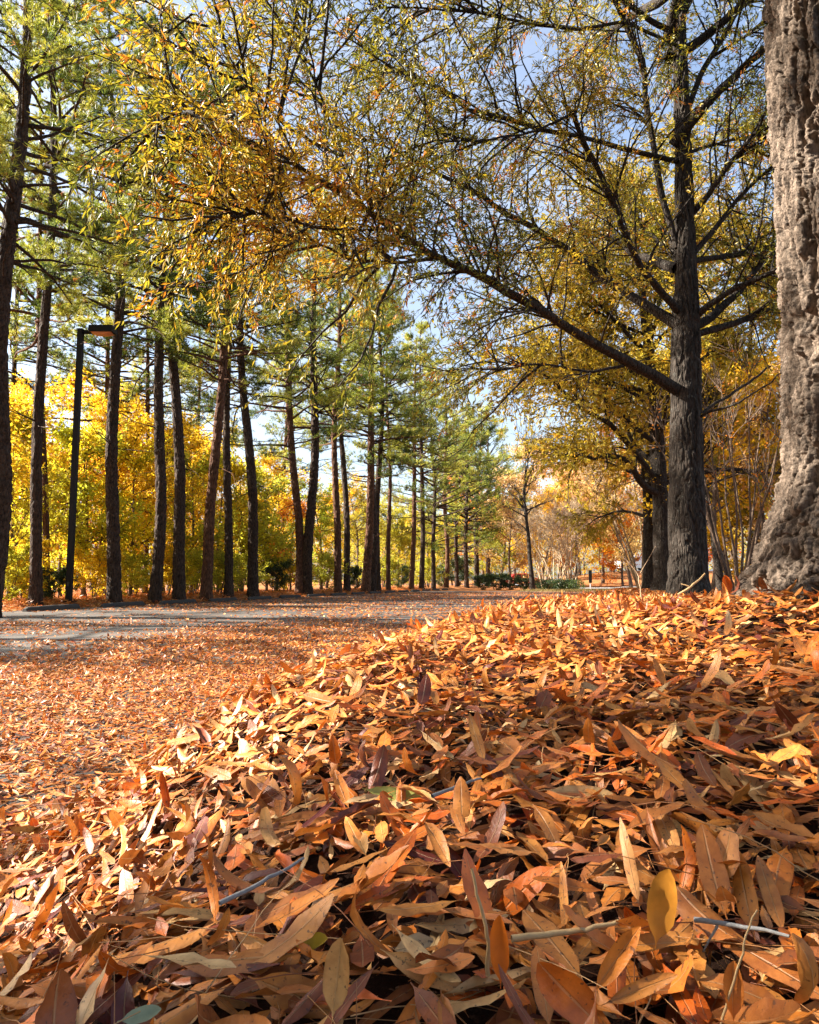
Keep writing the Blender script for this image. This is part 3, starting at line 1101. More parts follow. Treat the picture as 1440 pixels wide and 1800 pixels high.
pine('D', 643, .9, 657, 15, 'left trunk of the three touching pines mid row', py_top=620)
pine('C', 653, .9, 655, 15, 'middle trunk of the three touching pines mid row', py_top=640)
pine('A', 664, 1.1, 666, 11, 'right trunk of the three touching pines mid row', py_top=700)
pine('B', 683, 1.1, 683, 8, 'thin lone pine right of the three touching trunks', py_top=750)
pine('D', 723, 1.1, 729, 9, 'first pine of the far shaded cluster, left of its pair', py_top=800)
pine('C', 741, 1.1, 741, 9, 'second pine of the far shaded cluster, right of its pair', py_top=800)
pine('E', 762, 1.2, 762, 8, 'third pine of the far shaded cluster', py_top=800)
pine('D', 784, 1.6, 785, 8, 'fourth pine of the far shaded cluster', py_top=800)
pine('E', 803, 2.0, 803, 7, 'fifth pine of the far shaded cluster', py_top=800)
pine('E', 820, 1.0, 822, 8, 'farthest pine with low boughs at the right end of the row', py_top=800)
pine('D', 500, 11, 503, 10, 'reddish pine deep in the wood left of the crossing pair', 'pines deeper in the wood', py_top=700)
pine('C', 30, 12, 30, 11, 'dark pine deep in the wood at the left edge', 'pines deeper in the wood', py_top=500)
pine('B', 345, 13, 348, 9, 'thin pine deep in the wood right of the third pine', 'pines deeper in the wood', py_top=600)
pine('E', 838, 1.6, 842, 9, 'wide low boughed pine behind the end of the row', py_top=800, hs=1.1)
pine('E', 856, 4.0, 862, 8, 'last pine beyond the row, seen over the evergreen bushes', py_top=800, hs=1.25)
# unseen pines added to the row left of the frame to shade the lot
for (x, y, v, r) in ((-16.5, 13.6, 'A', 2), (-19.5, 16.5, 'D', 1), (-17.8, 11.0, 'B', 3)):
    pine(v, 0, 0, None, None, 'pine of the row outside the left of the picture', 'pines left of the frame', dxy=(x, y), rot=r)

for (x, y, k_, rz_) in ((-14.5, -5.0, 1.8, 1.2), (-11.0, -4.2, 1.5, 2.9), (-8.5, -5.0, 1.6, .3), (-6.0, -4.9, 1.3, 4.3), (-12.5, -4.9, 1.7, 5.0), (-17.0, -5.4, 2.0, 3.3), (-10.0, -6.2, 1.8, 2.0), (-15.5, -6.8, 2.0, .8)):  # oak copies added out of view to cast shade over the near leaves
    ox = copy_tree(oak3)
    ox.location = place(x, y)
    ox.rotation_euler = (0, 0, rz_)
    ox.scale = (k_,) * 3
    ox['label'] = 'golden oak outside the picture that shades the near leaves'
    ox['group'] = 'oaks outside the frame'

# ------------------------------------------------------------------ deciduous understory
def make_small_tree(h, r0, seed, nbr, ntw, nlf, spread, z0, leaf, name, mat=None, stems=1, bark=None, bare=False, upright=.9, flat=1.0):
    global rng
    keep = rng
    rng = np.random.default_rng(seed)
    mat = mat or M_understory
    bark = bark or M_thinbark
    rt = obj(name, None)
    rt.empty_display_size = .2
    a = Acc()
    Ps, Br, BL = [], [], []
    for k in range(stems):
        D = np.array([[0, 0, 1.0]]) if stems == 1 else np.array([[math.cos(k * 2.4) * .26, math.sin(k * 2.4) * .26, 1]])
        p0 = np.zeros((1, 3)) if stems == 1 else np.array([[math.cos(k * 2.4) * .12, math.sin(k * 2.4) * .12, 0]])
        P = grow(p0, D, np.array([h * rng.uniform(.85, 1)]), 14, .05)[0]
        tubes(a, P, r0 * np.interp(np.linspace(0, 1, 14), [0, .1, .7, 1], [1.25, 1, .45, .08]), 8)
        Ps.append(P)
    for k in range(nbr):
        P = Ps[k % stems]
        f = z0 + (1 - z0) * rng.uniform(0, 1) ** .85
        p0, d0 = along(P[None], np.array([0]), np.array([f]))
        az = rng.uniform(0, 2 * PI)
        L = spread * np.interp(f, [0, .35, .65, 1], [.7, 1, .85, .35]) * rng.uniform(.7, 1.2)
        Br.append(grow(p0, np.array([[math.cos(az), math.sin(az), upright * rng.uniform(.3, 1.1)]]), np.array([L]), 7, .13)[0])
        BL.append(L)
    Br, BL = np.array(Br), np.array(BL)
    tubes(a, Br, np.linspace(1, .2, 7)[None] * (r0 * .28 + .004 * BL)[:, None], 5)
    obj('trunk', a.mesh('trunk', bark), rt)
    i = np.repeat(np.arange(nbr), ntw)
    q, dd = along(Br, i, rng.uniform(.15, 1, len(i)))
    sd = side_dirs(dd, rng.uniform(.4, 1.1, len(i)))
    sd[:, 2] += .15 if not bare else .45
    S = grow(q, sd, rng.uniform(.3, .9, len(i)) * spread * .42, 5, .16)
    ta = Acc()
    tubes(ta, S, np.linspace(1, .3, 5)[None] * np.full((len(i), 1), .008 if not bare else .013), 3)
    if bare:
        j = np.repeat(np.arange(len(i)), 5)
        q, dd = along(S, j, rng.uniform(.2, 1, len(j)))
        S2 = grow(q, side_dirs(dd, rng.uniform(.25, .7, len(j))) + np.array([0, 0, .25]), rng.uniform(.3, .8, len(j)), 4, .1)
        tubes(ta, S2, np.linspace(1, .4, 4)[None] * np.full((len(j), 1), .009), 3)
    la = Acc()
    j = np.repeat(np.arange(len(i)), nlf)
    q, dd = along(S, j, rng.uniform(.0, 1, len(j)))
    q = q + rng.normal(0, .09 * spread * .5, q.shape) * np.array([1, 1, .7 * flat])
    q[:, 2] = np.abs(q[:, 2])
    tint = np.clip(.5 + 1.2 * (fbm(q * .9, 2, seed) - .5) + rng.normal(0, .2, len(j)), 0, 1)
    leaf_quads(la, q, side_dirs(dd, rng.uniform(.4, 1.3, len(j))) + np.array([0, 0, -.15]), leaf * rng.uniform(.7, 1.3, len(j)), leaf * .55 * rng.uniform(.7, 1.3, len(j)), tint)
    c = obj('crown', la.mesh('crown', mat, False), rt)
    obj('twigs', ta.mesh('twigs', bark), c)
    rng = keep
    return rt


UV_ = [make_small_tree(7.5, .085, 301, 30, 11, 23, 2.3, .10, .12, 'understory_tree'),
       make_small_tree(6.2, .07, 302, 28, 11, 23, 2.0, .06, .115, 'understory_tree'),
       make_small_tree(9.0, .10, 303, 34, 11, 23, 2.6, .14, .125, 'understory_tree'),
       make_small_tree(4.2, .05, 304, 24, 10, 22, 1.7, .04, .105, 'understory_tree')]
u_used = [False] * 4
YEL = (.94, .68, .04)
GOLD = (.95, .62, .04)
LIME = (.66, .64, .06)
ORG = (.90, .32, .04)
RED = (.75, .12, .03)
OLV = (.58, .58, .07)
PALE = (.95, .62, .28)
CNAME = {YEL: 'yellow', GOLD: 'golden', LIME: 'lime green', ORG: 'orange', RED: 'red', OLV: 'olive green', PALE: 'pale peach'}
placed = []


def under(v, x, y, col, s=1.0, group='understory trees behind the pines', label=None):
    o = UV_[v] if not u_used[v] else copy_tree(UV_[v])
    u_used[v] = True
    o.location = (x, y, gz(x, y) - .05)
    o.rotation_euler = (0, 0, rng.uniform(0, 6.28))
    s *= 1.28 * rng.uniform(.85, 1.15)
    o.scale = (s, s, s)
    for c_ in o.children:
        jit = 1 + rng.normal(0, .05, 3)
        c_.color = (*(np.array(col) * jit), 1)
    tag(o, label, 'tree', group)
    placed.append((o, 720 + F * x / y, y, col, s, v, label))
    return o


def row_xy(px, off):
    u = (px - 720) / F
    bx, by = -9.46 - .9541 * off, 19.0 + .2994 * off
    s = (u * by - bx) / (.2994 - .9541 * u)
    return bx + s * .2994, by + s * .9541


# (px, distance behind the wheel stops, variant, colour, scale)
for px, off, v, col, s in [
    (-60, 5, 1, YEL, 1.0), (20, 4.5, 3, LIME, 1.1), (45, 8, 1, GOLD, 1.1), (60, 14, 0, RED, 1.0), (-10, 12, 0, YEL, 1.0),
    (110, 5.5, 1, YEL, .9), (120, 9, 0, ORG, .95), (150, 5, 3, LIME, 1.2), (165, 13, 2, GOLD, .95),
    (190, 6.0, 1, YEL, .95), (232, 4.5, 3, YEL, 1.2), (240, 9, 0, GOLD, .95), (255, 15, 2, YEL, 1.0),
    (290, 5.5, 1, YEL, 1.0), (298, 11, 0, YEL, 1.05), (338, 4.6, 3, LIME, 1.25), (345, 8, 1, GOLD, 1.1), (330, 17, 2, GOLD, .95),
    (385, 5.5, 3, YEL, 1.3), (390, 10, 0, YEL, .95), (425, 5, 3, LIME, 1.2), (428, 9, 1, YEL, 1.05), (420, 16, 2, YEL, .9),
    (470, 5, 3, OLV, 1.3), (485, 8.5, 1, GOLD, 1.05), (480, 15, 0, YEL, 1.05), (512, 6, 3, ORG, 1.1),
    (565, 5, 1, LIME, .9), (575, 10, 0, GOLD, .95), (570, 17, 2, YEL, .8), (628, 5, 1, OLV, .9), (630, 12, 0, LIME, .95),
    (675, 6, 1, OLV, 1.0), (700, 5, 1, LIME, .9), (705, 12, 0, GOLD, 1.0), (752, 6, 1, OLV, 1.0), (770, 11, 0, YEL, 1.0),
    (795, 6, 1, LIME, 1.0), (835, 8, 0, OLV, 1.0), (860, 6, 0, GOLD, 1.1)]:
    x, y = row_xy(px, off)
    under(v, x, y, col, s)
# beyond the bank on the right
for px, Y, v, col, s, lab in [
    (1255, 24, 1, GOLD, 1.0, 'low golden tree just right of the main oak trunk'),
    (1300, 27, 0, GOLD, 1.1, 'golden tree behind the bare many stemmed bush on the right'),
    (1350, 25, 1, PALE, 1.1, 'pale peach tree showing against the edge of the thick right trunk'),
    (1275, 36, 2, LIME, 1.15, 'tall lime green tree high between the main oak and right trunk'),
    (1330, 38, 2, GOLD, 1.25, 'tall golden tree farthest back beside the thick right trunk'),
    (1420, 28, 0, GOLD, 1.2, 'golden tree hidden behind the thick right trunk'),
    (1180, 44, 0, ORG, 1.2, 'orange tree seen between the main oak and grey oak trunks'),
    (1110, 62, 0, PALE, 1.2, 'pale peach tree behind the tan vase shaped stems'),
    (1225, 52, 2, RED, .9, 'red leaved tree low behind the main oak'),
]:
    p = at(px, 1020, Y)
    under(v, p[0], p[1], col, s, 'trees beyond the bank', lab)
# end of the lot
for px, Y, v, col, s, lab in [
    (880, 74, 0, OLV, 1.0, 'olive tree at the far end beside the last pine'),
    (905, 105, 2, PALE, 2.0, 'tall pale peach tree far off, straight behind the dark slender tree'),
    (850, 120, 2, ORG, 2.0, 'tall orange tree far behind the last pines'),
    (965, 112, 2, PALE, 2.1, 'tall pale peach tree far behind the tan crape myrtles'),
    (1020, 108, 2, GOLD, 1.8, 'tall golden tree far beyond the concrete drive'),
    (1075, 110, 2, GOLD, 1.9, 'tall golden tree far beyond the narrow dark sign'),
    (1130, 104, 2, PALE, 1.6, 'pale peach tree far off behind the grey oak'),
    (985, 86, 0, PALE, 1.1, 'pale peach tree right behind the tan crape myrtles'),
    (925, 88, 0, GOLD, 1.1, 'golden tree behind the dark evergreen bushes'),
    (895, 72, 1, PALE, 1.35, 'pale peach tree close behind the last evergreen bushes'),
    (950, 76, 0, GOLD, 1.3, 'golden tree just right behind the dark slender tree'),
    (1012, 74, 1, PALE, 1.5, 'pale peach tree standing behind the crape myrtle at the hedge'),
    (1060, 80, 2, GOLD, 1.35, 'broad golden tree right of the narrow dark sign'),
    (1095, 76, 1, ORG, 1.25, 'glowing orange tree left of the dark oak trunk'),
    (1028, 92, 1, GOLD, 1.15, 'first roadside tree on the leafy slope behind the sign'),
    (1056, 94, 1, OLV, 1.15, 'second roadside tree on the leafy slope, olive crowned'),
    (1080, 93, 1, ORG, 1.1, 'third roadside tree on the leafy slope, orange crowned'),
    (1102, 95, 1, LIME, 1.1, 'fourth roadside tree on the slope beside the white van'),
]:
    p = at(px, 1020, Y)
    o = under(v, p[0], p[1], col, s, 'trees at the end of the lot', lab)

# names of the gaps between the front pines, left to right
marks = [(-200, None), (68, 'left of the slim pine by the lamp post'), (125, 'between the slim pine and the lamp post'), (205, 'between the lamp post and first pine'),
         (275, 'between the first and second pines'), (318, 'between the second and third pines'), (365, 'between the third and fourth pines'), (404, 'between the fourth and fifth pines'),
         (447, 'between the fifth and sixth pines'), (530, 'between the sixth pine and the crossing pair'), (600, 'right of the crossing pair of pines'), (653, 'left of the three touching pines'),
         (723, 'right of the three touching pines'), (790, 'left of the fourth cluster pine'), (900, 'right of the fourth cluster pine')]
gaps = {}
for e in placed:
    if e[6] is None:
        for (a0, _), (a1, nm) in zip(marks[:-1], marks[1:]):
            if a0 < e[1] <= a1:
                gaps.setdefault(nm, []).append(e)
for nm, es in gaps.items():
    es.sort(key=lambda e: e[2])
    words_ = {1: ['lone'], 2: ['front', 'rear'], 3: ['front', 'middle', 'rear'], 4: ['front', 'second', 'third', 'rearmost'], 5: ['front', 'second', 'third', 'fourth', 'rearmost']}[min(5, len(es))]
    for wd, e in zip(words_, es):
        e[0]['label'] = f'{wd} {CNAME[e[3]]} tree {nm}'

# undergrowth bushes
SH = [make_small_tree(1.5, .02, 401, 26, 8, 22, 1.1, .0, .085, 'bush', mat=M_understory, stems=4),
      make_small_tree(1.8, .02, 402, 30, 9, 22, 1.2, .0, .09, 'bush', mat=M_shrub, stems=4)]
sh_used = [False, False]
for px, off, v, col, s, lab in [
    (15, 2.6, 0, LIME, 1.0, 'low lime bush at the left edge under the wood'),
    (45, 3.2, 0, YEL, 1.1, 'low yellow bush left of the slim pine'),
    (100, 2.6, 1, None, .55, 'small dark bush between slim pine and lamp post'),
    (165, 2.8, 0, YEL, 1.0, 'low yellow bush right of the lamp post foot'),
    (235, 2.6, 0, LIME, .9, 'low lime bush right of the first pine'),
    (297, 3.0, 0, YEL, 1.1, 'low yellow bush between second and third pines'),
    (342, 2.6, 0, LIME, 1.1, 'low lime bush right of the third pine'),
    (385, 3.0, 0, OLV, 1.1, 'low olive bush right of the leaning fourth pine'),
    (425, 3.0, 0, LIME, 1.1, 'low lime bush left of the sixth pine'),
    (484, 3.0, 1, None, .9, 'dark evergreen bush right of the sixth pine'),
    (505, 3.6, 0, YEL, 1.2, 'low yellow bush left of the crossing pair'),
    (570, 2.6, 0, OLV, 1.3, 'low olive bush right of the crossing pair'),
    (627, 2.8, 1, None, .8, 'dark evergreen bush left of the three touching pines'),
    (672, 2.8, 0, OLV, 1.4, 'low olive bush right of the three touching pines'),
    (705, 2.6, 1, None, .9, 'dark evergreen bush left of the far shaded cluster'),
    (752, 3.0, 0, OLV, 1.5, 'olive bush inside the far shaded cluster'),
    (775, 2.8, 1, None, 1.1, 'dark evergreen bush inside the far shaded cluster'),
    (805, 3.0, 1, None, 1.6, 'dark evergreen bush at the right of the shaded cluster'),
]:
    x, y = row_xy(px, off)
    o = SH[v] if not sh_used[v] else copy_tree(SH[v])
    sh_used[v] = True
    o.location = (x, y, gz(x, y) - .05)
    o.rotation_euler = (0, 0, rng.uniform(0, 6))
    o.scale = (s, s, s)
    if col:
        for c_ in o.children:
            c_.color = (*col, 1)
    tag(o, lab, 'bush', 'bushes under the pines')
for px, Y, s, lab in [(850, 62, 1.1, 'dark evergreen bush beyond the last pine, left of the group'), (872, 60, 1.2, 'dark evergreen bush beyond the last pine, second of the group'),
                      (895, 61, 1.2, 'dark evergreen bush beyond the last pine, third of the group'), (918, 60, 1.0, 'dark evergreen bush touching the dark slender tree')]:
    p = at(px, 1020, Y)
    o = copy_tree(SH[1])
    o.location = (p[0], p[1], gz(p[0], p[1]) - .1)
    o.rotation_euler = (0, 0, rng.uniform(0, 6))
    o.scale = (s, s, s * .6)
    tag(o, lab, 'bush', 'evergreen bushes at the end of the lot')

# crape myrtles: tan stems, fine bare twigs
CM = make_small_tree(6.5, .055, 501, 34, 8, 3, 2.6, .30, .09, 'crape_myrtle', stems=7, bark=M_tanbark, bare=True, upright=1.4)
cm_used = False
for px, Y, s, rz, col, lab in [
    (978, 62, 1.15, 0, PALE, 'tan many stemmed crape myrtle left of the low hedge middle'),
    (1004, 58, 1.1, 1.4, PALE, 'tan many stemmed crape myrtle standing right before the low hedge'),
    (957, 66, 1.2, 2.5, GOLD, 'tan crape myrtle right of the dark slender tree'),
    (1128, 34, 1.05, 3.7, ORG, 'tan vase shaped crape myrtle left of the grey oak'),
    ]:
    p = at(px, 1020, Y)
    o = CM if not cm_used else copy_tree(CM)
    cm_used = True
    o.location = (p[0], p[1], gz(p[0], p[1]) - .05)
    o.rotation_euler = (0, 0, rz)
    o.scale = (s, s, s)
    for c_ in o.children:
        c_.color = (*col, 1)
    tag(o, lab, 'tree', 'crape myrtles')
BS = make_small_tree(4.6, .030, 502, 26, 3, 4, 1.0, .30, .07, 'bare_bush', stems=13, bark=M_thinbark, bare=True, upright=2.2)
p = at(1298, 1020, 14.5)
BS.location = (p[0], p[1], gz(p[0], p[1]) - .05)
for c_ in BS.children:
    c_.color = (*ORG, 1)
tag(BS, 'bare bush of many thin dark stems left of the thick right trunk', 'bush')
# slender dark tree at the end of the lot with pale upper boughs
ST = make_small_tree(12, .19, 511, 26, 8, 2, 3.4, .38, .12, 'slender_tree', bark=M_oakbark, bare=True, upright=1.5)
p = at(936, 1020, 57)
ST.location = (p[0], p[1], gz(p[0], p[1]) - .05)
for c_ in ST.children:
    c_.color = (*GOLD, 1)
tag(ST, 'slender nearly bare dark trunked tree at the end of the lot', 'tree')
ST2 = copy_tree(ST)
p = at(1267, 1020, 16.5)
ST2.location = (p[0], p[1], gz(p[0], p[1]) - .05)
ST2.scale = (.5, .5, .4)
tag(ST2, 'small dark crooked trunk right beside the main oak', 'tree')

# clipped hedge
def clump_stuff(name, fn, n, size, mat, label, cat, tintf=None, kind=None):
    a = Acc()
    p = fn(n)
    D = rng.normal(size=(len(p), 3))
    tint = np.clip(.5 + 1.5 * (fbm(p * .35, 3, 77) - .5) + rng.normal(0, .15, len(p)), 0, 1)
    leaf_quads(a, p, D, size * rng.uniform(.6, 1.3, len(p)), size * .6 * rng.uniform(.6, 1.3, len(p)), tint)
    return tag(obj(name, a.mesh(name, mat, False)), label, cat, kind=kind)


def hedge_pts(n):
    p0, p1 = at(946, 1020, 59), at(1016, 1020, 56.5)
    t = rng.uniform(0, 1, n)
    q = rng.normal(size=(n, 3))
    q = nrm(q) * rng.uniform(.75, 1, n)[:, None] * np.array([.75, .75, .45])
    X = p0[0] + (p1[0] - p0[0]) * t + q[:, 0]
    Y = p0[1] + (p1[1] - p0[1]) * t + q[:, 1]
    return np.stack([X, Y, ground_z(X, Y, False) + .42 + q[:, 2] + .08 * np.sin(t * 23)], 1)


clump_stuff('hedge', hedge_pts, 7000, .10, M_shrub, 'low clipped dark hedge in front of the tan crape myrtles', 'hedge')


def woods_pts(n):
    # patchy far wood: left behind the understory, end, and right
    k = rng.integers(0, 3, n)
    u = rng.uniform(0, 1, n)
    X = np.where(k == 0, -95 + 100 * u, np.where(k == 1, -10 + 90 * u, 30 + 45 * rng.uniform(0, 1, n)))
    Y = np.where(k == 0, 58 + 55 * u + 22 * rng.uniform(0, 1, n), np.where(k == 1, 128 + 20 * rng.uniform(0, 1, n), 30 + 95 * u))
    X = np.where(k == 2, X + .12 * Y, X)
    top = 6.0 + 9 * fbm(np.stack([X * .11, Y * .11, X * 0], 1), 3, 9) * np.where(k == 0, .75, 1.3)
    Z = ground_z(X, Y, False) + top * rng.uniform(0, 1, n) ** .8
    return np.stack([X, Y, Z], 1)


clump_stuff('distant_woodland', woods_pts, 90000, .42, M_woods, 'distant autumn woodland behind the trees and road', 'woodland', kind='stuff')

# ------------------------------------------------------------------ lamp post
lx, ly = row_xy(125, 1.4)
lz = gz(lx, ly)
lamp = root('lamp_post', 'tall square black lamp post with a shoebox head among the pines', 'lamp post', (lx, ly, lz - .02))
top = at(148, 577, ly)
LH = top[2] - lz
a = Acc()
box(a, (0, 0, LH / 2), (.155, .155, LH))
obj('pole', a.mesh('pole', M_black, False), lamp)
a = Acc()
box(a, (0, 0, .03), (.34, .34, .06))
for dx in (-.12, .12):
    for dy in (-.12, .12):
        box(a, (dx, dy, .075), (.04, .04, .04))
obj('base_plate', a.mesh('base_plate', M_black, False), lamp)
a = Acc()
box(a, (.20, 0, LH - .10), (.26, .07, .12))
obj('arm', a.mesh('arm', M_black, False), lamp)
a = Acc()
box(a, (.68, 0, LH - .04), (.74, .42, .20), taper=.97)
hd = obj('lamp_head', a.mesh('lamp_head', M_black, False), lamp)
a = Acc()
u_ = np.linspace(-1, 1, 12)
UU, VV = np.meshgrid(u_, u_)
Zl = LH - .145 - .085 * np.sqrt(np.clip((1 - UU ** 2) * (1 - VV ** 2), 0, 1))
idx = np.arange(144).reshape(12, 12)
a.add(np.stack([.68 + UU * .31, VV * .17, Zl], -1).reshape(-1, 3), np.stack([idx[:-1, :-1], idx[1:, :-1], idx[1:, 1:], idx[:-1, 1:]], -1).reshape(-1, 4))
obj('lens', a.mesh('lens', M_lens), hd)
a = Acc()
box(a, (0, -.082, .55), (.07, .012, .13))
obj('access_cover', a.mesh('access_cover', M_dark, False), lamp)
lamp.rotation_euler = (0, 0, 0)

# ------------------------------------------------------------------ wheel stops
def stop_mesh():
    a = Acc()
    n = 24
    xs_ = np.linspace(-.92, .92, n)
    prof = np.array([[-.075, 0], [-.072, .05], [-.052, .115], [-.035, .125], [.035, .125], [.052, .115], [.072, .05], [.075, 0]])
    V = []
    for i, x in enumerate(xs_):
        e = .7 if i in (0, n - 1) else 1.0
        for (py_, pz) in prof:
            V.append([x, py_ * (.9 if e < 1 else 1), pz * (e + .0)])
    V = np.array(V)
    V += (np.stack([fbm(V * 9 + k * 5, 3, 3) for k in range(3)], 1) - .5) * .018 * np.array([.3, 1, 1])
    m = len(prof)
    idx = np.arange(n * m).reshape(n, m)
    Q = np.stack([idx[:-1, :-1], idx[:-1, 1:], idx[1:, 1:], idx[1:, :-1]], -1).reshape(-1, 4)
    Q = Q[:, ::-1]
    a.add(V, Q)
    for e in (0, n - 1):
        r = idx[e]
        a.Q.append(np.array([[r[0], r[1], r[6], r[7]], [r[1], r[2], r[5], r[6]], [r[2], r[3], r[4], r[5]]]))
    return a.mesh('wheel_stop', M_conc, False)


a = Acc()
for dx in (-.6, .6):
    tubes(a, np.array([[dx, 0, .10], [dx, 0, .128], [dx, 0, .134]]), np.array([.013, .013, .004]), 8)
pin_mesh = a.mesh('steel_pin', M_conc)
sm = stop_mesh()
stop_labels = ['concrete wheel stop cut off by the left edge of the photo', 'concrete wheel stop in front of the lamp post', 'concrete wheel stop in front of the first pine right of lamp',
               'concrete wheel stop in front of the third pine right of lamp', 'concrete wheel stop in front of the leaning fourth pine', 'concrete wheel stop in front of the sixth pine right of lamp',
               'wheel stop first right of the sixth pine, left of crossing pair', 'wheel stop directly before the crossing pair of pines', 'wheel stop right of the crossing pair of pines',
               'wheel stop left of the two close parallel pines', 'wheel stop in front of the two close parallel pines', 'wheel stop left of the three touching pines', 'wheel stop in front of the three touching pines',
               'wheel stop right of the three touching pines', 'wheel stop in front of the thin lone pine', 'wheel stop left of the far shaded cluster', 'wheel stop before the far shaded cluster']
ang = math.atan2(LD[1], LD[0])
for k, lab in enumerate(stop_labels):
    q = k - 1
    x, y = -9.46 + q * 2.75 * LD[0], 19.0 + q * 2.75 * LD[1]
    o = obj('wheel_stop', sm, None, (x, y, .012), (rng.normal(0, .01), rng.normal(0, .008), ang + rng.normal(0, .02)))
    obj('steel_pin', pin_mesh, o)
    tag(o, lab, 'wheel stop', 'wheel stops along the lot edge')

# ------------------------------------------------------------------ things at the far end
p = at(1038, 1020, 60)
sg = root('sign_post', 'narrow dark sign panel on a short pale post by the drive', 'sign', (p[0], p[1], gz(p[0], p[1])))
a = Acc(); box(a, (0, 0, .35), (.07, .07, .70)); obj('post', a.mesh('post', M_white, False), sg)
a = Acc(); box(a, (0, 0, 1.10), (.26, .10, 1.05)); obj('panel', a.mesh('panel', M_dark, False), sg)


def vehicle(name, label, cat, loc, rz, mat, L, Wd, H, cab):
    rt = root(name, label, cat, loc, None, rz)
    sec = cab                                    # side outline (x,z)
    n = len(sec)
    a = Acc()
    ys_ = [-Wd / 2, -Wd / 2 + .08, Wd / 2 - .08, Wd / 2]
    V = []
    for j, yy in enumerate(ys_):
        k = .97 if j in (0, 3) else 1.0
        for (x, z) in sec:
            V.append([x * k, yy, .3 + (z - .3) * (k if z > .9 else 1)])
    idx = np.arange(4 * n).reshape(4, n)
    Q = np.stack([idx[:-1], np.roll(idx[:-1], -1, 1), np.roll(idx[1:], -1, 1), idx[1:]], -1).reshape(-1, 4)
    a.add(np.array(V), Q)
    m = a.mesh('body', mat, False)
    import bmesh
    bm = bmesh.new(); bm.from_mesh(m)
    bm.verts.ensure_lookup_table()
    bm.faces.new([bm.verts[i] for i in idx[0]])
    bm.faces.new([bm.verts[i] for i in idx[3][::-1]])
    bm.to_mesh(m); bm.free()
    obj('body', m, rt)
    for sx in (-L * .31, L * .31):
        for sy in (-1, 1):
            a = Acc()
            t = np.linspace(0, 2 * PI, 20, endpoint=False)
            for r in (.33,):
                P = np.array([[sx, sy * (Wd / 2 - .2), .33], [sx, sy * (Wd / 2 - .19), .33], [sx, sy * (Wd / 2 + .01), .33], [sx, sy * (Wd / 2 + .02), .33]])
                tubes(a, P, np.array([.05, .33, .33, .2]), 20)
            obj('wheel', a.mesh('wheel', M_rubber), rt)
    return rt


p = at(1110, 990, 99)
van = vehicle('parked_van', 'white van on the far road beside the roadside trees', 'van', (p[0] + .6, 100.0, gz(p[0], 100) + .06), .2, M_white, 4.8, 1.9, 2.0,
              [(-2.4, .35), (-2.4, 1.0), (-2.35, 1.9), (-2.2, 2.02), (.9, 2.02), (1.5, 1.15), (2.3, .98), (2.4, .7), (2.4, .35)])
for sx in (-1.5, -.2):
    a = Acc(); box(a, (sx, -.955, 1.55), (1.05, .02, .5)); obj('window', a.mesh('window', M_glass, False), van)
a = Acc(); box(a, (1.24, 0, 1.62), (.05, 1.5, .55)); obj('windscreen', a.mesh('windscreen', M_glass, False), van)
p = at(917, 992, 84)
car = vehicle('parked_car', 'red car half hidden by bushes left of the dark slender tree', 'car', (p[0], 84.0, gz(p[0], 84.0)), .15, M_red, 4.4, 1.8, 1.45,
              [(-2.2, .35), (-2.2, .9), (-1.7, 1.0), (-1.2, 1.42), (.4, 1.45), (1.1, .98), (2.1, .85), (2.2, .6), (2.2, .35)])
for sx in (-.75, .15):
    a = Acc(); box(a, (sx, -.905, 1.18), (.75, .02, .32)); obj('window', a.mesh('window', M_glass, False), car)


# dry grass verge at the end of the lot
def blades(n, fn, h, w, mat, name, label, cat):
    a = Acc()
    x, y = fn(n)
    P = np.stack([x, y, ground_z(x, y, False)], 1)
    D = nrm(np.stack([rng.normal(0, .5, n), rng.normal(0, .5, n), np.ones(n)], 1))
    s = nrm(np.cross(D, rng.normal(size=(n, 3))))
    hh = h * rng.uniform(.5, 1.3, n)
    V = np.stack([P + s * w, P - s * w, P + D * hh[:, None]], 1)
    a.add(V.reshape(-1, 3), T=np.arange(n * 3).reshape(-1, 3), tint=np.repeat(rng.uniform(0, 1, n), 3))
    return tag(obj(name, a.mesh(name, mat, False)), label, cat, kind='stuff')


def verge(n):
    s = rng.uniform(47.5, 58, n)
    nn = rng.uniform(-6, 4, n)
    return xy(s, nn)


blades(9000, verge, .16, .012, M_grass, 'dry_grass', 'dry grass verge at the end of the lot', 'grass')

# ------------------------------------------------------------------ fallen leaves
def leaf_cover(x, y):
    """share of the surface that is leaf-covered, 0..1"""
    s, n = sn(x, y)
    p = np.stack([x * .35, y * .9, x * 0], 1)
    nz = fbm(p, 4, 41)
    p2 = np.stack([x * 1.5, y * 3.0, x * 0], 1)
    nz = nz * .7 + fbm(p2, 3, 44) * .3
    bare = smooth((-4.0 + .17 * y - x) / 2.4) * smooth((y - 5.6) / 1.6) * (1 - smooth((y - 17) / 3.0))
    c = 1 - bare * (1.0 - .25 * smooth((nz - .5) / .1))
    far = smooth((y - 7.5) / 6)
    c = c * (1 - far * .75 * (1 - smooth((nz - .38) / .16)))
    c = np.where(n > .1, 1.0, c)
    c = np.where(n < -13.2, 1.0, c)
    return np.clip(c, .02, 1)


def litter_tint(n, x, y):
    t = rng.choice([.04, .14, .26, .38, .48, .58, .68, .76, .86, .96], n, p=[.05, .11, .15, .17, .13, .14, .10, .05, .07, .03])
    return np.clip(t + rng.normal(0, .05, n), 0, 1)


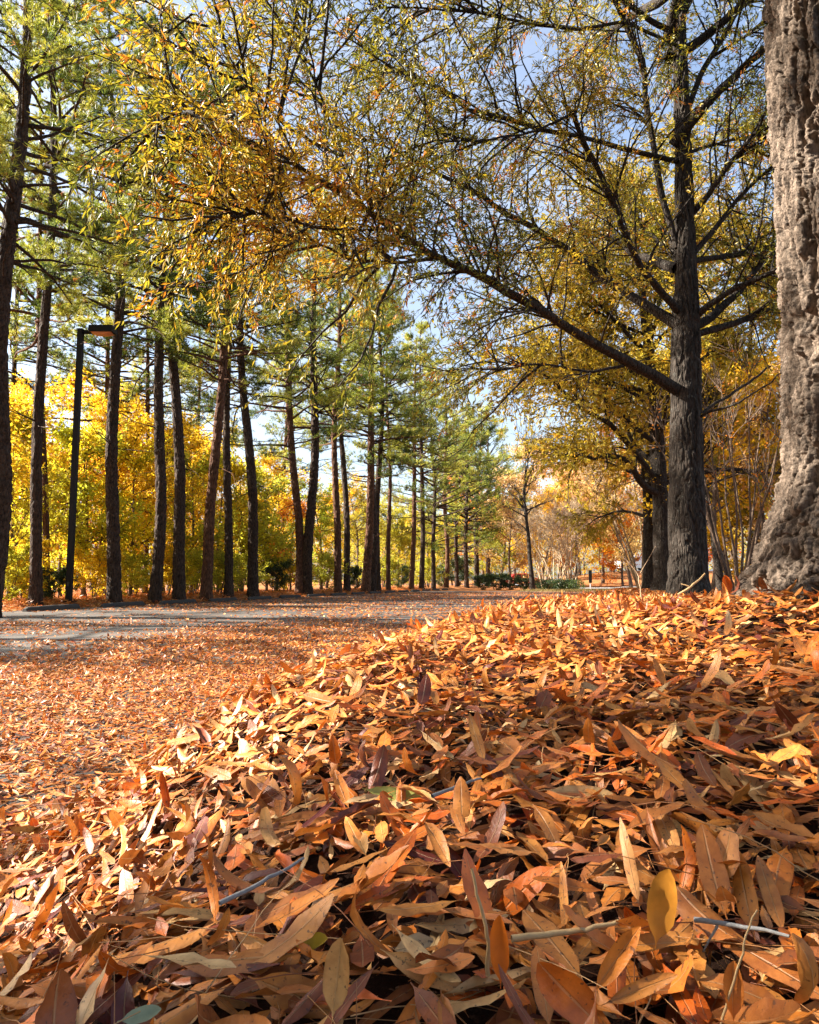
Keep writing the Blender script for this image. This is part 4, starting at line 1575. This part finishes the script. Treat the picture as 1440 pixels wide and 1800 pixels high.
def scatter(y0, y1, dens, hw, ts, ws, L, W, stack, tilt, acc, wavy=0.0, cover=True, mindist=0):
    A_ = (y1 - y0) * (hw(y0) + hw(y1))
    n = int(A_ * dens)
    y = rng.uniform(y0, y1, n)
    wmax = max(hw(y0), hw(y1))
    x = rng.uniform(-wmax, wmax, n)
    k = np.abs(x) < hw(y)
    x, y = x[k], y[k]
    if cover:
        k = rng.uniform(0, 1, len(x)) < leaf_cover(x, y)
        x, y = x[k], y[k]
    n = len(x)
    e = .03
    z = ground_z(x, y)
    gx = (ground_z(x + e, y) - z) / e
    gy = (ground_z(x, y + e) - z) / e
    N = nrm(np.stack([-gx, -gy, np.ones(n)], 1))
    up = rng.uniform(0, 1, n) ** 1.3
    sg = np.where(rng.uniform(0, 1, n) > .9, tilt * 2.2, tilt)[:, None]
    N = nrm(N + rng.normal(size=(n, 3)) * sg)
    az = rng.uniform(0, 2 * PI, n)
    D = np.stack([np.cos(az), np.sin(az), rng.normal(0, .06, n)], 1)
    LL = L * np.clip(rng.normal(1, .22, n), .55, 1.55)
    WW = W * np.clip(rng.normal(1, .25, n), .55, 1.7)
    low = np.where(sn(x, y)[1] < .1, .78, 1.0)
    LL, WW = LL * low, WW * low
    D = nrm(D - (D * N).sum(1, keepdims=True) * N)
    C = np.stack([x, y, z + stack * up + .004], 1) - D * (LL * .5)[:, None]
    flip = np.where(rng.uniform(0, 1, n) > .55, -1.0, 1.0)
    N = N * flip[:, None]
    bend = np.where(rng.uniform(0, 1, n) > .85, rng.normal(0, 1.3, n), rng.normal(0, .45, n))
    fold = rng.normal(.16, .32, n)
    tw = rng.normal(0, .6, n)
    tint = litter_tint(n, x, y)
    if ts is None:
        leaf_quads(acc, C, D, LL, WW, tint, N)
    else:
        leaf_blades(acc, C, D, N, LL, WW, bend, fold, tw, tint, ts, ws, wavy)


A1 = Acc()
scatter(.22, 2.4, 1800, lambda y: .66 * y + .38, TS4, WS4, .030, .013, .05, .3, A1)
scatter(.22, 2.4, 2600, lambda y: .66 * y + .38, TS10, WS10, .078, .0172, .065, .12, A1, .12)
tag(obj('fallen_leaves', A1.mesh('fallen_leaves', M_litter)), 'deep carpet of tan and orange fallen leaves on the near bank', 'leaf litter', kind='stuff')
A2 = Acc()
scatter(2.4, 6.5, 2500, lambda y: .64 * y + .5, TS6, WS6, .082, .0190, .045, .12, A2)
tag(obj('fallen_leaves', A2.mesh('fallen_leaves', M_litter)), 'sunlit fallen leaves over the bank crest and nearby lot', 'leaf litter', kind='stuff')
A3 = Acc()
scatter(6.5, 14, 1000, lambda y: .64 * y + .5, TS4, WS4, .092, .027, .03, .24, A3)
scatter(14, 47, 115, lambda y: .62 * y, None, None, .13, .05, .03, .22, A3)
tag(obj('fallen_leaves', A3.mesh('fallen_leaves', M_litter_far)), 'thinning fallen leaves across the far part of the lot', 'leaf litter', kind='stuff')

# pine needles among the leaves
a = Acc()
n = 2600
y = .25 + 5.5 * rng.uniform(0, 1, n) ** 1.4
x = rng.uniform(-1, 1, n) * (.62 * y + .3)
az = rng.uniform(0, 2 * PI, n)
D = np.stack([np.cos(az), np.sin(az), rng.normal(.05, .16, n)], 1)
P0 = np.stack([x, y, ground_z(x, y) + rng.uniform(.015, .05, n)], 1)
NP = grow(P0, D, rng.uniform(.10, .20, n), 6, .10, (0, 0, -.03))
tubes(a, NP, np.linspace(1, .5, 6)[None] * np.full((n, 1), .0008), 3, rng.uniform(0, 1, n))
tag(obj('fallen_pine_needles', a.mesh('fallen_pine_needles', M_straw)), 'thin dry pine needles strewn over the fallen leaves', 'pine needles', kind='stuff')
# pine straw in the bed behind the wheel stops
a = Acc()
n = 26000
s_ = rng.uniform(-6, 52, n)
nn = -13.2 - 3.6 * rng.uniform(0, 1, n) ** 1.3
x, y = xy(s_, nn)
az = rng.uniform(0, 2 * PI, n)
C = np.stack([x, y, ground_z(x, y) + rng.uniform(.01, .07, n)], 1)
D = np.stack([np.cos(az), np.sin(az), rng.normal(.05, .3, n)], 1)
leaf_quads(a, C, D, rng.uniform(.12, .26, n), np.full(n, .028), np.clip(rng.normal(.55, .18, n), 0, 1), np.stack([rng.normal(0, .4, n), rng.normal(0, .4, n), np.ones(n)], 1))
tag(obj('pine_straw', a.mesh('pine_straw', M_litter_far)), 'rusty pine straw in the bed behind the wheel stops', 'pine straw', kind='stuff')

# ------------------------------------------------------------------ single leaves of the foreground
G = 'single leaves on the near bank'


def one_leaf(px0, py0, px1, py1, wpx, tint, label, bend=.3, fold=.3, twist=.5, lying=False, lift=.03, face=None, group=None):
    """a leaf whose stalk end is seen at (px0,py0) and whose tip is seen at (px1,py1)"""
    h = ground_hit(px0, py0)
    Y0 = h[1] - .015
    b = at(px0, py0, Y0)
    if lying:
        h1 = ground_hit(px1, py1)
        t = at(px1, py1, h1[1] - .01) + np.array([0, 0, lift])
        b = b + np.array([0, 0, lift])
    else:
        t = at(px1, py1, Y0 + .015)
    D = t - b
    L = np.linalg.norm(D)
    W = .85 * wpx * Y0 / F
    fold += .22
    bend = bend * 1.6 + .15
    twist += .25 * math.sin(px0)
    N = np.array([0, -.85, .5]) if face is None else np.array(face, float)
    a = Acc()
    leaf_blades(a, b[None] * 0, D[None], N[None], np.array([L * (1 + .06 * bend * bend)]), np.array([W]), np.array([bend]), np.array([fold]), np.array([twist]), np.array([tint]), TS10, WS10, .06)
    o = obj('fallen_leaf', a.mesh('fallen_leaf', M_litter), None, b)
    return tag(o, label, 'leaf', group or G)


gold_ = one_leaf(1152, 1668, 1168, 1520, 60, .50, 'large golden oval leaf leaning up at the lower right', .2, .18)
flame_ = one_leaf(880, 1738, 876, 1603, 44, .72, 'bright orange leaf standing upright low in the middle', .15, .35)
one_leaf(850, 1385, 886, 1462, 30, .20, 'dull grey brown leaf hanging over the litter above the middle', -.3, .3)
one_leaf(768, 1468, 818, 1562, 42, .03, 'dark red curled leaf near the middle of the litter', .5, .5)
one_leaf(584, 1796, 604, 1638, 58, .88, 'broad pale tan leaf pointing up at the bottom left of middle', .2, .2)
one_leaf(436, 1716, 584, 1778, 72, .40, 'large tan brown leaf lying flat left of the broad pale leaf', .2, .2)
one_leaf(1064, 1812, 934, 1688, 84, .68, 'large orange leaf with dark spots at the bottom right of middle', .2, .25)
one_leaf(958, 1388, 1068, 1402, 28, .90, 'pale cream leaf lying level above the golden oval leaf', .2, .2)
one_leaf(296, 1432, 290, 1352, 20, .74, 'small orange leaf standing upright on the left slope', .2, .4)
one_leaf(1284, 1046, 1268, 1012, 22, .74, 'upright orange leaf on the crest before the thick trunk', .3, .4)
one_leaf(1360, 1042, 1450, 1038, 18, .72, 'long orange leaf lying along the crest at the right edge', .2, .2)
one_leaf(238, 1538, 348, 1636, 40, .34, 'long brown leaf arching down at the lower left', .6, .3)
one_leaf(1170, 1478, 1242, 1592, 52, .52, 'orange tan leaf sloping down left of the golden oval leaf tip', .2, .3)
one_leaf(1040, 1752, 1122, 1622, 44, .56, 'orange brown leaf slanting up to the right beside the oval leaf', .3, .3)
one_leaf(1056, 1768, 1180, 1716, 34, .48, 'narrow golden brown leaf just below the oval leaf', .3, .3)
one_leaf(1290, 1800, 1282, 1684, 42, .55, 'rust brown upright leaf at the bottom right', .2, .25)
one_leaf(668, 1668, 800, 1740, 48, .84, 'light tan leaf sloping right beside the upright orange leaf', .3, .25)
one_leaf(350, 1640, 432, 1752, 78, .86, 'wide crumpled tan leaf at the lower left', .4, .3)

# green and yellow ones have their own colour
def colour_leaf(name, col):
    m, nt, out = new_mat(name)
    n = noise(nt, 60, 4, pos(nt))
    c = mix(nt, maprange(nt, n, .35, .7, 0, .5), col, tuple(x * .5 for x in col))
    principled(nt, out, c, .45, .4, n, .001, .5, transl=.2)
    return m


gold_.data.materials[0] = colour_leaf('golden_leaf', (.66, .27, .03))
flame_.data.materials[0] = colour_leaf('bright_orange_leaf', (.72, .17, .012))
o = one_leaf(636, 1386, 738, 1412, 30, .5, 'yellow green leaf lying in the litter above the middle', .3, .2)
o.data.materials[0] = colour_leaf('yellow_green_leaf', (.42, .42, .09))
o = one_leaf(512, 1662, 574, 1656, 34, .5, 'short bright yellow leaf half buried at lower left of middle', .8, .3)
o.data.materials[0] = colour_leaf('yellow_leaf', (.62, .42, .04))
o = one_leaf(206, 1796, 284, 1776, 30, .5, 'pale grey green leaf at the bottom left', .3, .2)
o.data.materials[0] = colour_leaf('grey_green_leaf', (.36, .42, .26))

# ordinary leaves lying on top, each its own object
tones = [(.06, 'dark maroon brown'), (.16, 'dark brown'), (.30, 'mid brown'), (.42, 'tan'), (.54, 'orange tan'), (.66, 'orange'), (.76, 'vivid orange'), (.92, 'pale cream')]
cnt = 0
while cnt < 260:
    y = .42 + 1.25 * rng.uniform(0, 1) ** 1.2
    x = rng.uniform(-1, 1) * (.57 * y + .02)
    k = rng.choice(len(tones), p=[.05, .09, .17, .22, .19, .13, .06, .09])
    t, nm = tones[k]
    zg = gz(x, y)
    e = .04
    N = nrm(np.array([-(gz(x + e, y) - zg) / e, -(gz(x, y + e) - zg) / e, 1.0]))
    st = rng.uniform() > .92
    N = nrm(N + rng.normal(size=3) * (.7 if st else .16))
    az = rng.uniform(0, 2 * PI)
    L = .092 * float(np.clip(rng.normal(1, .2), .6, 1.45))
    W = .0245 * float(np.clip(rng.normal(1, .22), .6, 1.6))
    D = np.array([math.cos(az), math.sin(az), rng.normal(0, .35 if st else .1)])
    D = nrm(D - (D * N).sum() * N)
    a = Acc()
    one = lambda v: np.array([v])
    leaf_blades(a, -D[None] * L / 2, D[None], N[None] * rng.choice([-1, 1]), one(L), one(W), one(rng.normal(0, .7)), one(rng.normal(.3, .3)), one(rng.normal(0, .6)), one(float(np.clip(t + rng.normal(0, .025), 0, 1))), TS10, WS10, .10)
    side = 'left' if x < -.12 * y - .08 else ('right' if x > .12 * y + .05 else 'middle')
    dep = 'front' if y < .95 else 'back'
    o = obj('fallen_leaf', a.mesh('fallen_leaf', M_litter), None, (x, y, zg + .058))
    tag(o, f'plain {nm} oak leaf lying in the {dep} {side} of the foreground litter', 'leaf', f'{nm} leaves, {dep} {side} of the litter')
    cnt += 1

# ------------------------------------------------------------------ twigs and stalks
def twig(pts, wpx, mat, name, label, cat, lift=.0, same_depth=False, forks=()):
    h = [ground_hit(a_, b_)[1] - .012 for a_, b_ in pts]
    if same_depth:
        h = [max(h[0], min(h)) if False else h[0]] * len(pts)
    P = np.array([at(a_, b_, Y) for (a_, b_), Y in zip(pts, h)]) + np.array([0, 0, lift])
    o0 = P[0].copy()
    a = Acc()
    n = 14
    Q = wobble(resample(P, n), .012 * np.linalg.norm(P[-1] - P[0]) / .12, hash(label) % 50 if False else len(label))
    r = wpx / 2 * h[0] / F
    tubes(a, Q - o0, np.linspace(r, r * .55, n), 7)
    for f, (dx, dy, dz), L in forks:
        q, d = along(Q[None], np.array([0]), np.array([f]))
        B = grow(q, np.array([[dx, dy, dz]], float), np.array([L]), 8, .12)[0]
        tubes(a, B - o0, np.linspace(r * .6, r * .25, 8), 5)
    return tag(obj(name, a.mesh(name, mat), None, o0), label, cat)


twig([(385, 1625), (455, 1590), (535, 1540)], 9, M_twiggrey, 'fallen_twig', 'grey twig slanting through the leaves at lower left', 'twig', .02)
twig([(760, 1428), (800, 1410), (848, 1394)], 7, M_twiggrey, 'fallen_twig', 'short grey twig above the dark red curled leaf', 'twig', .02)
twig([(1222, 1660), (1300, 1672), (1392, 1692)], 9, M_twiggrey, 'fallen_twig', 'grey twig lying level at lower right beyond the oval leaf', 'twig', .02, forks=[(.25, (-.2, 0, -.6), .03)])
twig([(858, 1715), (856, 1620), (832, 1528)], 8, M_stalk, 'dry_stalk', 'straw coloured stalk standing beside the upright orange leaf', 'stalk', 0, True)
twig([(900, 1694), (1000, 1682), (1092, 1664)], 12, M_stalk, 'dry_stalk', 'thick tan stalk lying right of the upright orange leaf', 'stalk', .02)
twig([(1268, 1800), (1300, 1690), (1332, 1600)], 5, M_stalk, 'dry_stalk', 'thin tan stalk rising at the lower right', 'stalk', 0, True)
twig([(1192, 1046), (1215, 1032), (1240, 1008)], 5, M_stalk, 'dry_stalk', 'dry stick poking up before the foot of the main oak', 'stalk', 0, True, forks=[(.4, (-.6, 0, .6), .10)])
twig([(1128, 1052), (1122, 1010), (1104, 986)], 2.4, M_tanbark, 'dead_sapling', 'thin forked dead sapling poking up left of the grey oak', 'sapling', 0, True, forks=[(.55, (.5, .1, .8), .25), (.75, (-.4, 0, .6), .15)])
twig([(1418, 1036), (1416, 1008), (1413, 984)], 4, M_stalk, 'dry_stalk', 'dry stalk standing against the thick right trunk', 'stalk', 0, True, forks=[(.5, (.8, 0, .35), .09)])
